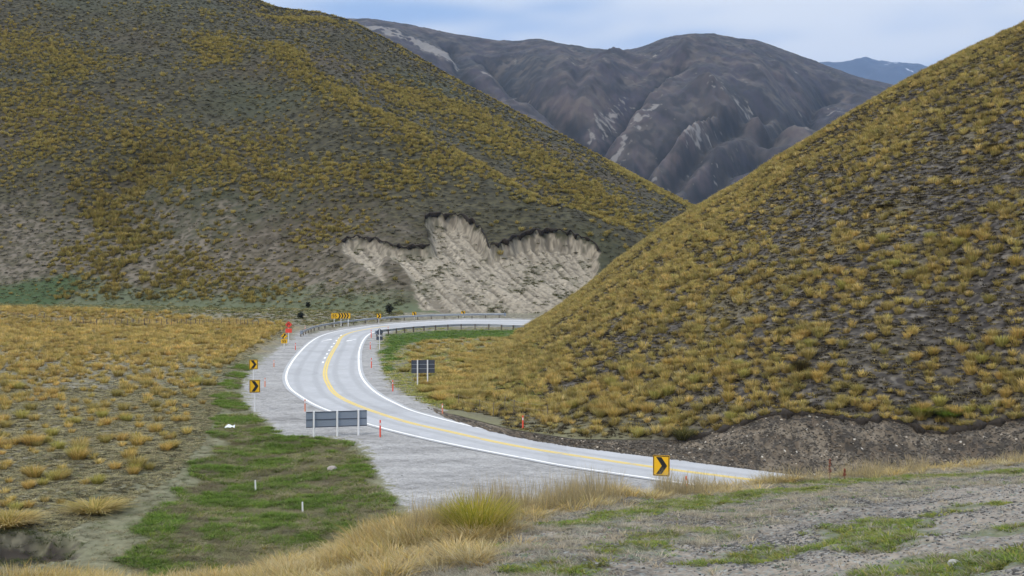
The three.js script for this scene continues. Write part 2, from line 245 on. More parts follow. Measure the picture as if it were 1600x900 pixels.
const bankTex = paint(2048, 2048, -16, 18, 3, 37, (x, d, c) => {
  const n1 = fbm(x * 0.6, d * 0.6, 3), n2 = fbm(x * 3, d * 3, 3), n3 = noise(x * 14, d * 14) + 0.7 * noise(x * 31, d * 31), sp = speck(x, d, 34), sp2 = speck(x + 3, d, 19);
  set(c, 0.14, 0.112, 0.083); lay(c, 0.245, 0.203, 0.155, sst(-0.1, 0.5, n1 + 0.5 * n2)); lay(c, 0.065, 0.058, 0.052, 0.85 * mottle(x, d, 7, 0.2) * sst(0.5, -0.2, n1)); lay(c, 0.27, 0.25, 0.215, 0.6 * mottle(x + 9, d, 11, 0.18)); lay(c, 0.05, 0.046, 0.042, 0.6 * mottle(x, d + 9, 2.3, 0.25));
  lay(c, 0.285, 0.248, 0.205, sst(0, 1.6, sdBare(x, d) + n1 * 3 + n2 * 1.2) * clamp(0.5 + 0.5 * n3));
  if (sp > 0.8) lay(c, 0.05 + 0.25 * sp2, 0.08 + 0.24 * sp2, 0.08 + 0.23 * sp2, 0.75);
  lay(c, 0.30, 0.25, 0.15, 0.55 * clamp(dryGrassAt(x, d)) * sst(-0.4, 0.4, n2 + 0.5 * n3));
  const g = sst(-0.15, 0.3, sdFg(x, d) + 0.5 * n2 + 0.25 * n1); lay(c, 0.075, 0.105, 0.035, g * (0.6 + 0.25 * n3));
});
structure('bank', gridMesh(wide(-0.56, 0.56, 400, -2.2, 2.2, 16), [1.2, 2, 2.8, 3.6, 4.4, 5.2, ...geo(6, 30, 330), ...geo(30.5, 46, 24)], (x, d) => Math.max(bankH(x, d), -3) - (d > 30 ? 0 : 0), (x, d) => [(x + 16) / 34, (d - 3) / 34]), matOf(bankTex, clods, 0.0), 'near bank of bare dirt, pebbles and rough grass');

// right hill
const rightTex = paint(2048, 2048, -14, 100, 50, 190, (x, d, c) => {
  const n1 = fbm(x * 0.08, d * 0.08, 3), n2 = fbm(x * 0.9, d * 0.7, 3), n3 = noise(x * 5, d * 4) + 0.7 * noise(x * 11, d * 9);
  set(c, 0.068, 0.060, 0.052); lay(c, 0.155, 0.14, 0.118, 0.85 * mottle(x, d, 2.6, 0.2) * sst(-0.4, 0.3, n2)); lay(c, 0.026, 0.023, 0.021, 0.9 * mottle(x + 30, d, 1.9, 0.22)); lay(c, 0.17, 0.145, 0.07, 0.5 * sst(0, 0.5, n1 + 0.3 * n3));  // darkest layer paints in shade between the tussocks
  const u = x / d, t = d - toeD(u), low = sst(9, 0, t + 5 * n1 + 2 * n2) * sst(0.17, 0.05, u); lay(c, 0.17, 0.165, 0.085, 0.8 * low);
});
{
  const us = [...lin(-0.105, 0.5, 430), ...lin(0.5, 1.3, 20).slice(1)], nt = 330, P = [], U = [], I = [];
  for (let j = 0; j < nt; j++) { const t = Math.pow(j / (nt - 1), 1.25) * 1.75; for (const u of us) { const a = toeD(u), d = a + t * (rDr(u) - a), x = u * d; P.push(x, rightH(x, d + 1e-4), -d); U.push((x + 14) / 114, (d - 50) / 140); } }
  for (let j = 0; j < nt - 1; j++) for (let i = 0; i < us.length - 1; i++) { const a = j * us.length + i, e = a + us.length; I.push(a, a + 1, e + 1, a, e + 1, e); }
  const g = new THREE.BufferGeometry(); g.setAttribute('position', new THREE.Float32BufferAttribute(P, 3)); g.setAttribute('uv', new THREE.Float32BufferAttribute(U, 2)); g.setIndex(I); g.computeVertexNormals();
  structure('hill_right', g, matOf(rightTex, null, 0), 'steep tussock-covered hill on the right of the road');
}
// cut bank under the right hill's turf
const baseD = table([[620, 93], [660, 82], [690, 75.2], [760, 69.4], [830, 66], [900, 63.6], [1000, 61], [1100, 58.6], [1217, 56.2], [1300, 54.4], [1400, 52.6], [1500, 50.8], [1600, 49.2], [1800, 46.3], [2400, 40]], 24);
const cutRough = (x, t, tall) => 0.4 * tall * fbm(x * 0.5, t * 2, 3) + 0.3 * fbm(x * 1.7, t * 4, 4) + 0.1 * noise(x * 6, t * 12);
const cutTex = paint(2048, 512, 0, 60, 0, 8, (x, v, c) => {
  const n1 = fbm(x * 0.4, v * 0.6, 3), n2 = fbm(x * 2, v * 2.5, 3), n3 = noise(x * 8, v * 8) + 0.7 * noise(x * 17, v * 17), sp = speck(x, v, 11), sp2 = speck(x + 7, v, 6);
  set(c, 0.092, 0.073, 0.053); lay(c, 0.15, 0.122, 0.09, sst(-0.1, 0.5, n1 + 0.6 * n2)); lay(c, 0.034, 0.030, 0.026, 0.9 * mottle(x, v, 2.2, 0.2)); lay(c, 0.20, 0.168, 0.128, 0.7 * mottle(x + 20, v, 3.7, 0.18) * sst(-0.2, 0.4, n1)); lay(c, 0.17, 0.152, 0.122, 0.7 * sst(0.3, 0.9, n3 + n1)); if (sp > 0.993) lay(c, 0.5, 0.48, 0.43, 0.8);
});
{
  const us = lin(-0.094, 0.75, 800), nt = 44, P = [], U = [], I = [];
  const at = (u, t) => { const a = baseD(u) - 0.1, b = toeD(u) + 0.02, d = a + t * (b - a) , x = u * d, h0 = plane(a) - 0.06, h1 = EYE - (toeY(u) - HORIZON) / FOC * b - 0.03; const k = Math.pow(t, 0.85), tall = clamp((h1 - h0) / 2);
    const e = Math.sin(Math.PI * t); return [x, mix(h0, h1, k) + e * cutRough(x, t, tall), -d]; };
  for (let j = 0; j < nt; j++) for (const u of us) { const p = at(u, j / (nt - 1)); P.push(...p); U.push((p[0] + 10) / 60, j / (nt - 1) * 0.5); }
  for (let j = 0; j < nt - 1; j++) for (let i = 0; i < us.length - 1; i++) { const a = j * us.length + i, e = a + us.length; I.push(a, a + 1, e + 1, a, e + 1, e); }
  const g = new THREE.BufferGeometry(); g.setAttribute('position', new THREE.Float32BufferAttribute(P, 3)); g.setAttribute('uv', new THREE.Float32BufferAttribute(U, 2)); g.setIndex(I); g.computeVertexNormals();
  structure('cut_bank', g, matOf(cutTex, null, 0), 'bare stony cutting along the inside of the road');
}
// a ragged turf lip: a flattened tube of root-bound soil overhanging a scarp
function turfLip(pts3, rad, seed, mat, label) {
  const r = rng(seed), P = [], I = [], K = 8, N = pts3.length;
  for (let i = 0; i < N; i++) { const [p, out] = pts3[i], w = rad * (0.35 + 1.7 * sst(-0.25, 0.5, noise(i * 0.11 + seed, 3.3)) + 0.5 * noise(i * 0.43, seed) + 0.35 * r()), edge = Math.min(1, i / 4, (N - 1 - i) / 4);
    for (let k = 0; k < K; k++) { const a = k / K * 6.2832, oy = Math.sin(a) * w * (Math.sin(a) < 0 ? 1.35 : 0.45), ox = Math.cos(a) * w * 0.7; const j = 1 + 0.45 * (r() - 0.5); P.push(p.x + out[0] * ox * j * edge, p.y + oy * j * edge, p.z + out[1] * ox * j * edge); } }
  for (let i = 0; i < N - 1; i++) for (let k = 0; k < K; k++) { const a = i * K + k, b = i * K + (k + 1) % K; I.push(a, b, a + K, b, b + K, a + K); }
  const g = new THREE.BufferGeometry(); g.setAttribute('position', new THREE.Float32BufferAttribute(P, 3)); g.setIndex(I); g.computeVertexNormals();
  const m = mesh('turf_edge', g, mat); m.userData.kind = 'structure'; m.userData.label = label; return m;
}
const peat = std(0.03, 0.024, 0.019, 1);
{
  const l = []; for (let px = 1066; px <= 1900; px += 2.2) { const u = (px - 800) / FOC, d = toeD(u) - 0.14, y = EYE - (toeY(u) - HORIZON) / FOC * d; l.push([new THREE.Vector3(u * d, y - 0.12, -d), [-0.2, 1]]); }
  turfLip(l, 0.27, 5, peat, 'dark overhanging turf edge along the top of the roadside cutting');
}
// left hill
const greenC = onLeft([[45, 462]])[0];
const leftTex = paint(2048, 2048, -320, 90, 180, 600, (x, d, c) => {
  const n1 = fbm(x * 0.03, d * 0.03, 3), n2 = fbm(x * 0.22, d * 0.3, 3), n3 = noise(x * 0.9, d * 1.6) + 0.7 * noise(x * 2.1, d * 3), s = sdScar(x, d) + 0.8 * noise(x * 0.35, d * 0.35) + 0.4 * n3;
  set(c, 0.043, 0.039, 0.020); lay(c, 0.016, 0.016, 0.009, 0.9 * mottle(x, d * 1.9, 0.55, 0.25)); lay(c, 0.082, 0.074, 0.038, 0.8 * mottle(x + 50, d * 1.7, 0.8, 0.22) * sst(-0.4, 0.3, n2)); lay(c, 0.066, 0.050, 0.034, 0.6 * sst(0, 0.5, n1 + 0.4 * n3)); lay(c, 0.040, 0.047, 0.024, 0.55 * sst(0.05, 0.4, fbm(x * 0.02 + 40, d * 0.02, 2) + 0.2 * n2));
  const u = x / d, t = d - lD0(u), toe = sst(44, 6, t + 30 * n2 + 22 * n1) * sst(-0.07, -0.14, u + 0.05 * n2); lay(c, 0.16, 0.138, 0.108, toe * mix(0.25, 0.95, mottle(x, d * 1.5, 0.7, 0.25)));
  const gr = sst(9, 2, t + 5 * n2) ; lay(c, 0.10, 0.125, 0.07, gr * 0.8);
  const gp = Math.hypot((x - greenC[0]) / 15, (d - greenC[1]) / 5); lay(c, 0.04, 0.075, 0.025, 0.85 * sst(1.1, 0.6, gp + 0.3 * n2));
  const k = sst(0, 0.7, s);
  if (k > 0) { const r = rills(x, d); let v = 0.31 + 0.08 * n3 + 0.10 * n2; const cc = [v, v * 0.89, v * 0.70]; lay(cc, 0.11, 0.096, 0.074, 0.8 * sst(-0.05, 0.3, -r + 0.5 * n3)); lay(cc, 0.085, 0.075, 0.058, 0.6 * mottle(x, d, 1.1, 0.2) * sst(-0.2, 0.3, n2)); lay(cc, 0.10, 0.10, 0.066, 0.6 * sst(0.16, 0.45, fbm(x * 0.16 + 11, d * 0.16, 3) + 0.35 * n3)); lay(c, cc[0], cc[1], cc[2], k); }
});
{
  const us = [...lin(-1.1, -0.52, 16), ...lin(-0.51, 0.2, 470), ...lin(0.21, 0.7, 16)], nt = 400, P = [], U = [], I = [];
  for (let j = 0; j < nt; j++) { const t = j / (nt - 1), tt = t < 0.55 ? t / 0.55 * 0.42 : 0.42 + (t - 0.55) / 0.45 * 1.1; for (const u of us) { const a = lD0(u) - 3, d = a + tt * (lDr(u) - a), x = u * d; P.push(x, leftH(x, d) - (j === 0 ? 1.5 : 0), -d); U.push((x + 320) / 410, (d - 180) / 420); } }
  for (let j = 0; j < nt - 1; j++) for (let i = 0; i < us.length - 1; i++) { const a = j * us.length + i, e = a + us.length; I.push(a, a + 1, e + 1, a, e + 1, e); }
  const g = new THREE.BufferGeometry(); g.setAttribute('position', new THREE.Float32BufferAttribute(P, 3)); g.setAttribute('uv', new THREE.Float32BufferAttribute(U, 2)); g.setIndex(I); g.computeVertexNormals();
  structure('hill_left', g, matOf(leftTex, null, 0), 'large heath-covered hillside behind the bend with a pale slip above the road');
}
{
  const l = smoothLine(lipL, 420).map(p => { const [x, d] = p; return [new THREE.Vector3(x, leftBase(x, d)[0] + 3.2 * fbm(x * 0.014 + 4, d * 0.014, 3) * 0.7 - 0.15, -d + 0.5), [0, 1]]; });
  l.forEach(q => { const x = q[0].x, d = -q[0].z; q[0].y = Math.max(leftH(x, d + 1.2), leftH(x, d + 0.5)) - 0.25; });
  turfLip(l, 0.30, 9, peat, 'dark overhanging turf edge along the top of the pale slip');
}
// mountains
const mY = table([[-800, 60], [300, 20], [545, 30], [575, 30], [590, 31], [640, 40], [700, 52], [770, 63], [800, 66], [838, 61], [860, 66], [920, 76], [965, 80], [985, 79], [1010, 71], [1040, 60], [1075, 54], [1110, 53], [1160, 62], [1180, 63], [1190, 67], [1240, 84], [1290, 103], [1340, 121], [1395, 133], [1440, 150], [1600, 200], [2400, 300]], 6);
const mD = table([[-800, 2300], [545, 2250], [965, 2500], [1110, 2350], [1395, 2600], [2400, 2700]], 60);
function mBase(x, d) { const u = x / d, dr = mD(u), hr = EYE - (mY(u) - HORIZON) / FOC * dr; return hillProfile(d, 1250, 20, dr, hr); }
const onM = l => l.map(p => pick((x, d) => mBase(x, d)[0], p[0], p[1], 1250, 2700));
const mGul = [[[760, 95], [840, 160], [890, 195], [925, 225], [985, 275], [1030, 320]], [[1060, 110], [1000, 165], [960, 215], [930, 228]], [[1100, 190], [1040, 235], [1010, 262], [985, 285]], [[1190, 170], [1130, 205], [1085, 250], [1045, 292], [1030, 330]], [[1180, 230], [1130, 265], [1100, 300]], [[700, 70], [720, 120], [745, 150]], [[1290, 130], [1250, 180], [1200, 215]]].map(onM);
const mSpur = [[[1085, 70], [1040, 150], [985, 215], [950, 245]], [[1140, 180], [1080, 225], [1040, 280], [1000, 300]], [[1100, 150], [1170, 190], [1240, 228]], [[985, 85], [930, 150], [905, 190]], [[870, 75], [880, 140], [890, 180]], [[640, 45], [690, 80], [730, 130]]].map(onM);
const fMG = gridField((x, d) => { let s = 0; for (const l of mGul) s = Math.max(s, Math.exp(-lineDist(x, d, l) / 34)); return s; }, -560, 1000, 1250, 2750, 9);
const fMS = gridField((x, d) => { let s = 0; for (const l of mSpur) s = Math.max(s, Math.exp(-lineDist(x, d, l) / 46)); return s; }, -560, 1000, 1250, 2750, 9);
const ridged = (x, y, o) => { let s = 0, a = 0.6, f = 1; for (let i = 0; i < o; i++) { s += a * (1 - 2 * Math.abs(noise(x * f + 3 * i, y * f))); a *= 0.5; f *= 2.1; } return s; };
function mH(x, d) { const [b, t] = mBase(x, d), env = sst(0, 0.1, t) * (1 - sst(0.5, 0.86, t)); return b + env * (38 * fMS(x, d) - 56 * fMG(x, d) + 17 * ridged(x * 0.0045, d * 0.0018, 5)) - 34 * fMG(x, d) * (1 - env) * (1 - sst(0.85, 0.97, t)) + (1 - 0.85 * sst(0.8, 1, t)) * (8 * fbm(x * 0.016, d * 0.016, 5) + 7 * ridged(x * 0.014, d * 0.006, 4)); }
const mRock = [[[590, 48], [625, 65], [665, 85], [700, 100], 26], [[950, 190], [975, 160], 7], [[965, 245], [975, 235], 9], [[930, 208], [950, 190], [975, 165], 8], [[1000, 215], [1020, 195], 9], [[1065, 240], [1090, 220], 10], [[1115, 160], [1165, 165], 12], [[1090, 130], [1110, 130], 5], [[1150, 90], [1180, 95], 7], [[1295, 175], [1310, 170], 7], [[755, 125], [765, 130], 6], [[690, 70], [715, 85], 6], [[890, 85], [930, 88], 4], [[1015, 108], [1025, 100], 5], [[1240, 110], [1255, 112], 4]].map(a => ({ l: onM(a.slice(0, -1)), r: a[a.length - 1] }));
const fRock = gridField((x, d) => { let m = -60; for (const k of mRock) m = Math.max(m, k.r - lineDist(x, d, k.l)); return m; }, -560, 1000, 1250, 2750, 6);
const mTex = paint(1536, 1536, -560, 1000, 1250, 2750, (x, d, c) => {
  const n1 = fbm(x * 0.004, d * 0.004, 3), n2 = fbm(x * 0.02, d * 0.02, 3), n3 = fbm(x * 0.09, d * 0.09, 3);
  set(c, 0.042, 0.038, 0.047); lay(c, 0.027, 0.030, 0.033, sst(-0.1, 0.4, n1 + 0.4 * n2)); lay(c, 0.064, 0.052, 0.053, 0.7 * sst(0.0, 0.5, n2 - n1)); lay(c, 0.092, 0.073, 0.066, 0.7 * clamp(fMS(x, d) * sst(1900, 1500, d) + 0.3 * fMS(x, d) + 0.5 * n2)); lay(c, 0.06, 0.06, 0.04, 0.35 * sst(0.1, 0.5, n3));  // cloud shade is in the dark base, sunlight in the tan spurs
  lay(c, 0.026, 0.026, 0.026, 0.7 * mottle(x, d, 0.03, 0.3)); lay(c, 0.12, 0.104, 0.09, 0.5 * mottle(x + 90, d, 0.05, 0.25) * sst(-0.2, 0.4, n2)); lay(c, 0.012, 0.014, 0.013, 0.7 * sst(0.45, 0.9, fMG(x, d) + 0.3 * n3)); const r = fRock(x, d) - 4 + 16 * n2 + 30 * n3; lay(c, 0.21, 0.20, 0.19, 0.8 * sst(0, 7, r)); lay(c, 0.19, 0.18, 0.17, 0.7 * sst(0.42, 0.52, n3 + 0.35 * n2) * sst(0.1, 0.4, fbm(x * 0.006 + 9, d * 0.006, 2) + 0.2));
});
{
  const us = lin(-0.2, 0.42, 560), ds = lin(1250, 2700, 360);
  structure('mountain', gridMesh(us, ds, mH, (x, d) => [(x + 560) / 1560, (d - 1250) / 1500]), matOf(mTex, null, 0), 'dark bare mountain with pale rock outcrops beyond the pass');
}
{
  const sY = table([[-800, 160], [1200, 104], [1290, 98], [1330, 96], [1370, 97], [1410, 100], [1445, 108], [1520, 118], [2400, 170]], 5);
  const sH = (x, d) => { const u = x / d, dr = 12000, hr = EYE - (sY(u) - HORIZON) / FOC * dr; const [b] = hillProfile(d, 8200, 300, dr, hr); return b + 90 * sst(8200, 9000, d) * (1 - sst(11300, 12000, d)) * ridged(x * 0.0012, d * 0.0009, 4); };
  const tex = paint(1024, 512, 1500, 7000, 8200, 12600, (x, d, c) => { const n = fbm(x * 0.0022, d * 0.0016, 4), m = fbm(x * 0.008, d * 0.006, 3); set(c, 0.062, 0.062, 0.062); lay(c, 0.6, 0.63, 0.7, sst(0.62, 0.75, n * 0.9 + m * 0.8 + 0.2 * sst(9500, 11500, d))); });
  structure('snow_range', gridMesh(lin(0.1, 0.62, 220), lin(8200, 12900, 90), sH, (x, d) => [(x - 1500) / 5500, (d - 8200) / 4400]), matOf(tex, null, 0), 'faint blue range with snow patches on the skyline');
}

// ---------------------------------------------------------------- the road
const roadY = 0.03;
function ribbon(left, right, y, uvScale = 1) { const P = [], U = [], I = []; for (let i = 0; i < left.length; i++) { for (const p of [left[i], right[i]]) { P.push(p[0], plane(p[1]) + y, -p[1]); U.push(p[0] * uvScale, p[1] * uvScale); } if (i) { const a = i * 2; I.push(a - 2, a - 1, a + 1, a - 2, a + 1, a); } }
  const g = new THREE.BufferGeometry(); g.setAttribute('position', new THREE.Float32BufferAttribute(P, 3)); g.setAttribute('uv', new THREE.Float32BufferAttribute(U, 2)); g.setIndex(I); g.computeVertexNormals();
  if (g.attributes.normal.getY(4) < 0) { const ix = g.index.array; for (let i = 0; i < ix.length; i += 3) { const t = ix[i]; ix[i] = ix[i + 1]; ix[i + 1] = t; } g.computeVertexNormals(); } return g; }
function offset(l, w) { return l.map((p, i) => { const a = l[Math.max(0, i - 1)], b = l[Math.min(l.length - 1, i + 1)], dx = b[0] - a[0], dd = b[1] - a[1], L = Math.hypot(dx, dd) || 1; return [p[0] - dd / L * w, p[1] + dx / L * w]; }); }
const stroke = (l, w, y) => ribbon(offset(l, w / 2), offset(l, -w / 2), y);
const sideSign = (() => { const o = offset(outerL, 1)[210]; return lineDist(o[0], o[1], midC) > lineDist(outerL[210][0], outerL[210][1], midC) ? 1 : -1; })();
const dMid = gridField((x, d) => lineDist(x, d, midC), -45, 60, 40, 214, 0.5);
const asphaltTex = paint(1536, 2048, -34, 34, 42, 212, (x, d, c) => { const n = fbm(x * 0.3, d * 0.3, 3), m = fbm(x * 1.6, d * 1.6, 3), sp = speck(x, d, 12), q = dMid(x, d) + 0.12 * n; let k = 0.40 + 0.06 * n + 0.035 * m + 0.03 * (sp - 0.5); const tr = Math.max(sst(0.42, 0.1, Math.abs(q - 0.95)), sst(0.42, 0.1, Math.abs(q - 2.6))); k *= 1 - 0.13 * tr * (0.6 + 0.8 * sst(-0.3, 0.4, m + n)); if (noise(x * 0.21 + 30, d * 0.12) > 0.42) k *= 0.93; set(c, k * 0.965, k * 0.995, k * 1.05); });
const roadMat = matOf(asphaltTex, null, 0, 0.85);
{ // sections across: edge, wheel paths, centre line
  const L = offset(outerL, sideSign * 0.35), R = offset(innerL, -sideSign * 0.35);
  const half = (a, b) => a.map((p, i) => [(p[0] + b[i][0]) / 2, (p[1] + b[i][1]) / 2]);
  const rows = [L, half(L, midL), midL, half(midL, R), R];
  const parts = []; for (let k = 0; k < 4; k++) parts.push(ribbon(rows[k], rows[k + 1], roadY));
  const rg = mergeGeometries(parts), RU = rg.attributes.uv; for (let i = 0; i < RU.count; i++) RU.setXY(i, (RU.getX(i) + 34) / 68, (RU.getY(i) - 42) / 170);
  structure('road', rg, roadMat, 'pale grey sealed two-lane road sweeping round an S-bend');
}
const wearTex = (r, g, b, s) => paint(512, 512, 0, 12, 0, 12, (x, d, c) => { const n = fbm(x * 1.3 + s, d * 1.3, 4) + 0.4 * noise(x * 9, d * 9); set(c, r, g, b); lay(c, 0.38, 0.38, 0.39, 0.75 * sst(0.15, 0.7, n)); });
const whitePaint = new THREE.MeshStandardMaterial({ map: wearTex(0.80, 0.80, 0.79, 1), roughness: 0.7 }), yellowPaint = new THREE.MeshStandardMaterial({ map: wearTex(0.66, 0.50, 0.15, 5), roughness: 0.7 });
for (const m of [whitePaint, yellowPaint]) { m.map.repeat.set(1 / 12, 1 / 12); }
const paintLine = (g, m, label) => { const o = structure('road_marking', g, m, label); return o; };
paintLine(stroke(outerL, 0.2, roadY + 0.006), whitePaint, 'white edge line on the outside of the bend');
paintLine(stroke(innerL, 0.2, roadY + 0.006), whitePaint, 'white edge line on the inside of the bend');
paintLine(stroke(offset(midL.slice(70), 0.12), 0.19, roadY + 0.006), yellowPaint, 'yellow no-passing line, one of the pair along the middle of the road');
paintLine(stroke(offset(midL.slice(70), -0.12), 0.19, roadY + 0.006), yellowPaint, 'yellow no-passing line, one of the pair along the middle of the road');
{ // white centre dashes beside the yellow pair on the far part of the bend
  const from = floorAt(541, 521), to = floorAt(511, 574), seg = offset(smoothLine(toFloor([[541, 521], [526, 540], [515, 559], [509.5, 575]]), 60), sideSign * 0.5);
  for (let k = 0; k < 9; k++) paintLine(stroke(seg.slice(4 + k * 6, 7 + k * 6), 0.22, roadY + 0.006), whitePaint, 'short white dash beside the yellow centre line on the far bend');
  // lane arrows
  for (const [px, py, s] of [[511, 532, 1], [548.5, 532, -1]]) { const [x, d] = floorAt(px, py); const sh = new THREE.Shape([[-0.09, -2], [0.09, -2], [0.09, 0.3], [0.42, 0.3], [0, 2], [-0.42, 0.3], [-0.09, 0.3]].map(p => new THREE.Vector2(p[0], p[1] * s)));
    const g = new THREE.ShapeGeometry(sh).rotateX(-Math.PI / 2).rotateY(-0.2).translate(x, 0, -d); const P = g.attributes.position; for (let i = 0; i < P.count; i++) P.setY(i, plane(-P.getZ(i)) + roadY + 0.007); paintLine(g, whitePaint, s > 0 ? 'white lane arrow on the outer lane of the bend' : 'white lane arrow on the inner lane of the bend'); }
}

// ---------------------------------------------------------------- signs, posts, rails
const M = { white: std(0.78, 0.79, 0.80, 0.5), yellow: std(0.83, 0.47, 0.012, 0.45), black: std(0.012, 0.012, 0.013, 0.5), red: std(0.82, 0.075, 0.04, 0.5), orange: std(0.80, 0.10, 0.055, 0.6), alu: std(0.22, 0.26, 0.32, 0.5), darkback: std(0.055, 0.065, 0.09, 0.55), zinc: std(0.36, 0.39, 0.43, 0.45, { metalness: 0.55 }), wood: std(0.14, 0.12, 0.10, 0.95), paleWood: std(0.36, 0.35, 0.34, 0.9), tan: std(0.6, 0.38, 0.2, 0.7) };
const box = (w, h, d, x = 0, y = 0, z = 0) => new THREE.BoxGeometry(w, h, d).translate(x, y, z);
function slab(w, h, t, r = 0.04) { const s = new THREE.Shape(), a = w / 2, b = h / 2; s.moveTo(-a + r, -b); s.lineTo(a - r, -b); s.quadraticCurveTo(a, -b, a, -b + r); s.lineTo(a, b - r); s.quadraticCurveTo(a, b, a - r, b); s.lineTo(-a + r, b); s.quadraticCurveTo(-a, b, -a, b - r); s.lineTo(-a, -b + r); s.quadraticCurveTo(-a, -b, -a + r, -b); return new THREE.ExtrudeGeometry(s, { depth: t, bevelEnabled: false, curveSegments: 4 }); }
function rim(w, h, t, k, r = 0.04) { const s = new THREE.Shape([[-w / 2, -h / 2], [w / 2, -h / 2], [w / 2, h / 2], [-w / 2, h / 2]].map(p => new THREE.Vector2(...p))); s.holes.push(new THREE.Path([[-w / 2 + k, -h / 2 + k], [-w / 2 + k, h / 2 - k], [w / 2 - k, h / 2 - k], [w / 2 - k, -h / 2 + k]].map(p => new THREE.Vector2(...p)))); return new THREE.ExtrudeGeometry(s, { depth: t, bevelEnabled: false }); }
const chevronGeo = (w, h, k, t = 0.006) => new THREE.ExtrudeGeometry(new THREE.Shape([[-w / 2, h / 2], [-w / 2 + k, h / 2], [w / 2, 0], [-w / 2 + k, -h / 2], [-w / 2, -h / 2], [w / 2 - k, 0]].map(p => new THREE.Vector2(...p))), { depth: t, bevelEnabled: false });
const postGeo = (h, r = 0.045, sink = 0.4) => new THREE.CylinderGeometry(r, r, h + sink, 10).translate(0, (h - sink) / 2, 0);
const font = await new FontLoader().loadAsync('fonts/droid/droid_sans_bold.typeface.json');
const text = (s, size, t = 0.006) => { const g = new TextGeometry(s, { font, size, depth: t, curveSegments: 4 }); g.computeBoundingBox(); const b = g.boundingBox; return g.translate(-(b.max.x + b.min.x) / 2, -(b.max.y + b.min.y) / 2, 0); };
// place a group at px column, distance d, on the ground, facing the camera plus a yaw
function stand(g, x, d, yaw = 0) { g.position.set(x, allH(x, d), -d); g.rotation.y = Math.atan2(-x, d) * -1 * -1 + yaw; return g; }
function chevronSign(px, d, yTop, yBot, w, yaw, label, group) {
  const g = thing('chevron_sign', label, 'road sign', group), x = (px - 800) / FOC * d; stand(g, x, d, yaw); const gy = g.position.y;
  const top = EYE - (yTop - HORIZON) / FOC * d - gy, bot = EYE - (yBot - HORIZON) / FOC * d - gy, h = top - bot, c = (top + bot) / 2;
  mesh('post', postGeo(top - 0.06, 0.04).translate(0, 0, -0.05), M.white, g);
  const p = mesh('sign_panel', slab(w, h, 0.012).translate(0, c, 0), M.yellow, g);
  mesh('border', rim(w - 0.03, h - 0.03, 0.006, 0.035).translate(0, c, 0.0125), M.black, p);
  mesh('chevron', chevronGeo(w * 0.66, h * 0.82, w * 0.32).translate(w * 0.02, c, 0.0125), M.black, p);
  for (const q of [-0.25, 0.25]) mesh('bracket', box(w * 0.8, 0.04, 0.03, 0, c + h * q, -0.017), M.zinc, g);
  return g;
}
const lowC = floorAt(399, 643), upC = floorAt(396, 603);
chevronSign(1033.5, 46, 711.5, 744, 0.72, -0.22, 'large yellow chevron sign rising above the grass of the near bank');
chevronSign(398, lowC[1], 593.5, 613.5, 0.76, 0.12, 'nearer, lower of two yellow chevron signs on the gravel left of the bend');
chevronSign(396, upC[1], 562, 577, 0.74, 0.12, 'farther, upper of two yellow chevron signs on the gravel left of the bend');
chevronSign(592, 175, 490, 497.5, 0.72, 0, 'yellow chevron sign behind the far guardrail next to the large dark bush');
chevronSign(647.3, 179, 487.3, 494.5, 0.72, 0, 'yellow chevron sign behind the far guardrail, middle of the three far single ones');
chevronSign(723.5, 181, 486, 493, 0.72, 0, 'yellow chevron sign behind the far guardrail below the pale slip, farthest right');
{ // speed and chevron board
  const d = 171, g = thing('chevron_board', 'wide yellow board with 55 and four black chevrons on three white posts', 'road sign'), x = (532.5 - 800) / FOC * d; stand(g, x, d, 0.05);
  const top = EYE - (489 - HORIZON) / FOC * d - g.position.y, bot = EYE - (498 - HORIZON) / FOC * d - g.position.y, c = (top + bot) / 2, h = top - bot, w = 3.05;
  for (const px of [-1.02, 0.03, 1.16]) mesh('post', postGeo(top - 0.05, 0.06, 0.6).translate(px, 0, -0.07), M.white, g);
  const p = mesh('sign_panel', slab(w, h, 0.015).translate(0, c, 0), M.yellow, g);
  mesh('lettering', text('55', 0.46).translate(-0.98, c, 0.016), M.black, p);
  for (let k = 0; k < 4; k++) mesh('chevron', chevronGeo(0.42, h * 0.88, 0.22).translate(-0.2 + k * 0.42, c, 0.016), M.black, p);
  mesh('border', rim(w - 0.03, h - 0.02, 0.006, 0.03).translate(0, c, 0.016), M.black, p);
}
function diamondSign(name, px, yBase, yC, size, plateY, pw, ph, mat, label, mark, back) {
  const [x, d] = floorAt(px, yBase), g = thing(name, label, 'road sign'); stand(g, x, d, 0); const gy = g.position.y, cy = EYE - (yC - HORIZON) / FOC * d - gy, py = EYE - (plateY - HORIZON) / FOC * d - gy;
  mesh('post', postGeo(cy + size * 0.55, 0.05).translate(0, 0, back ? 0.06 : -0.06), M.white, g);
  const p = mesh('sign_panel', slab(size, size, 0.012, 0.07).rotateZ(Math.PI / 4).translate(0, cy, 0), mat, g);
  if (!back) mesh('border', rim(size - 0.06, size - 0.06, 0.005, 0.025).rotateZ(Math.PI / 4).translate(0, cy, 0.0125), M.black, p);
  if (mark) mesh('symbol', mark.translate(0, cy, 0.0125), M.black, p);
  const q = mesh('plate', slab(pw, ph, 0.012, 0.04).translate(0, py, 0), mat, g);
  if (!back) mesh('lettering', text('55', ph * 0.62).translate(0, py, 0.0125), M.black, q);
  return [g, q];
}
const bendArrow = new THREE.ExtrudeGeometry(new THREE.Shape([[-0.2, -0.3], [-0.06, -0.3], [-0.06, -0.12], [0.13, 0.06], [0.13, 0.1], [0.22, 0.1], [0.07, 0.34], [-0.09, 0.12], [0.0, 0.11], [-0.2, -0.07]].map(p => new THREE.Vector2(...p))), { depth: 0.006, bevelEnabled: false });
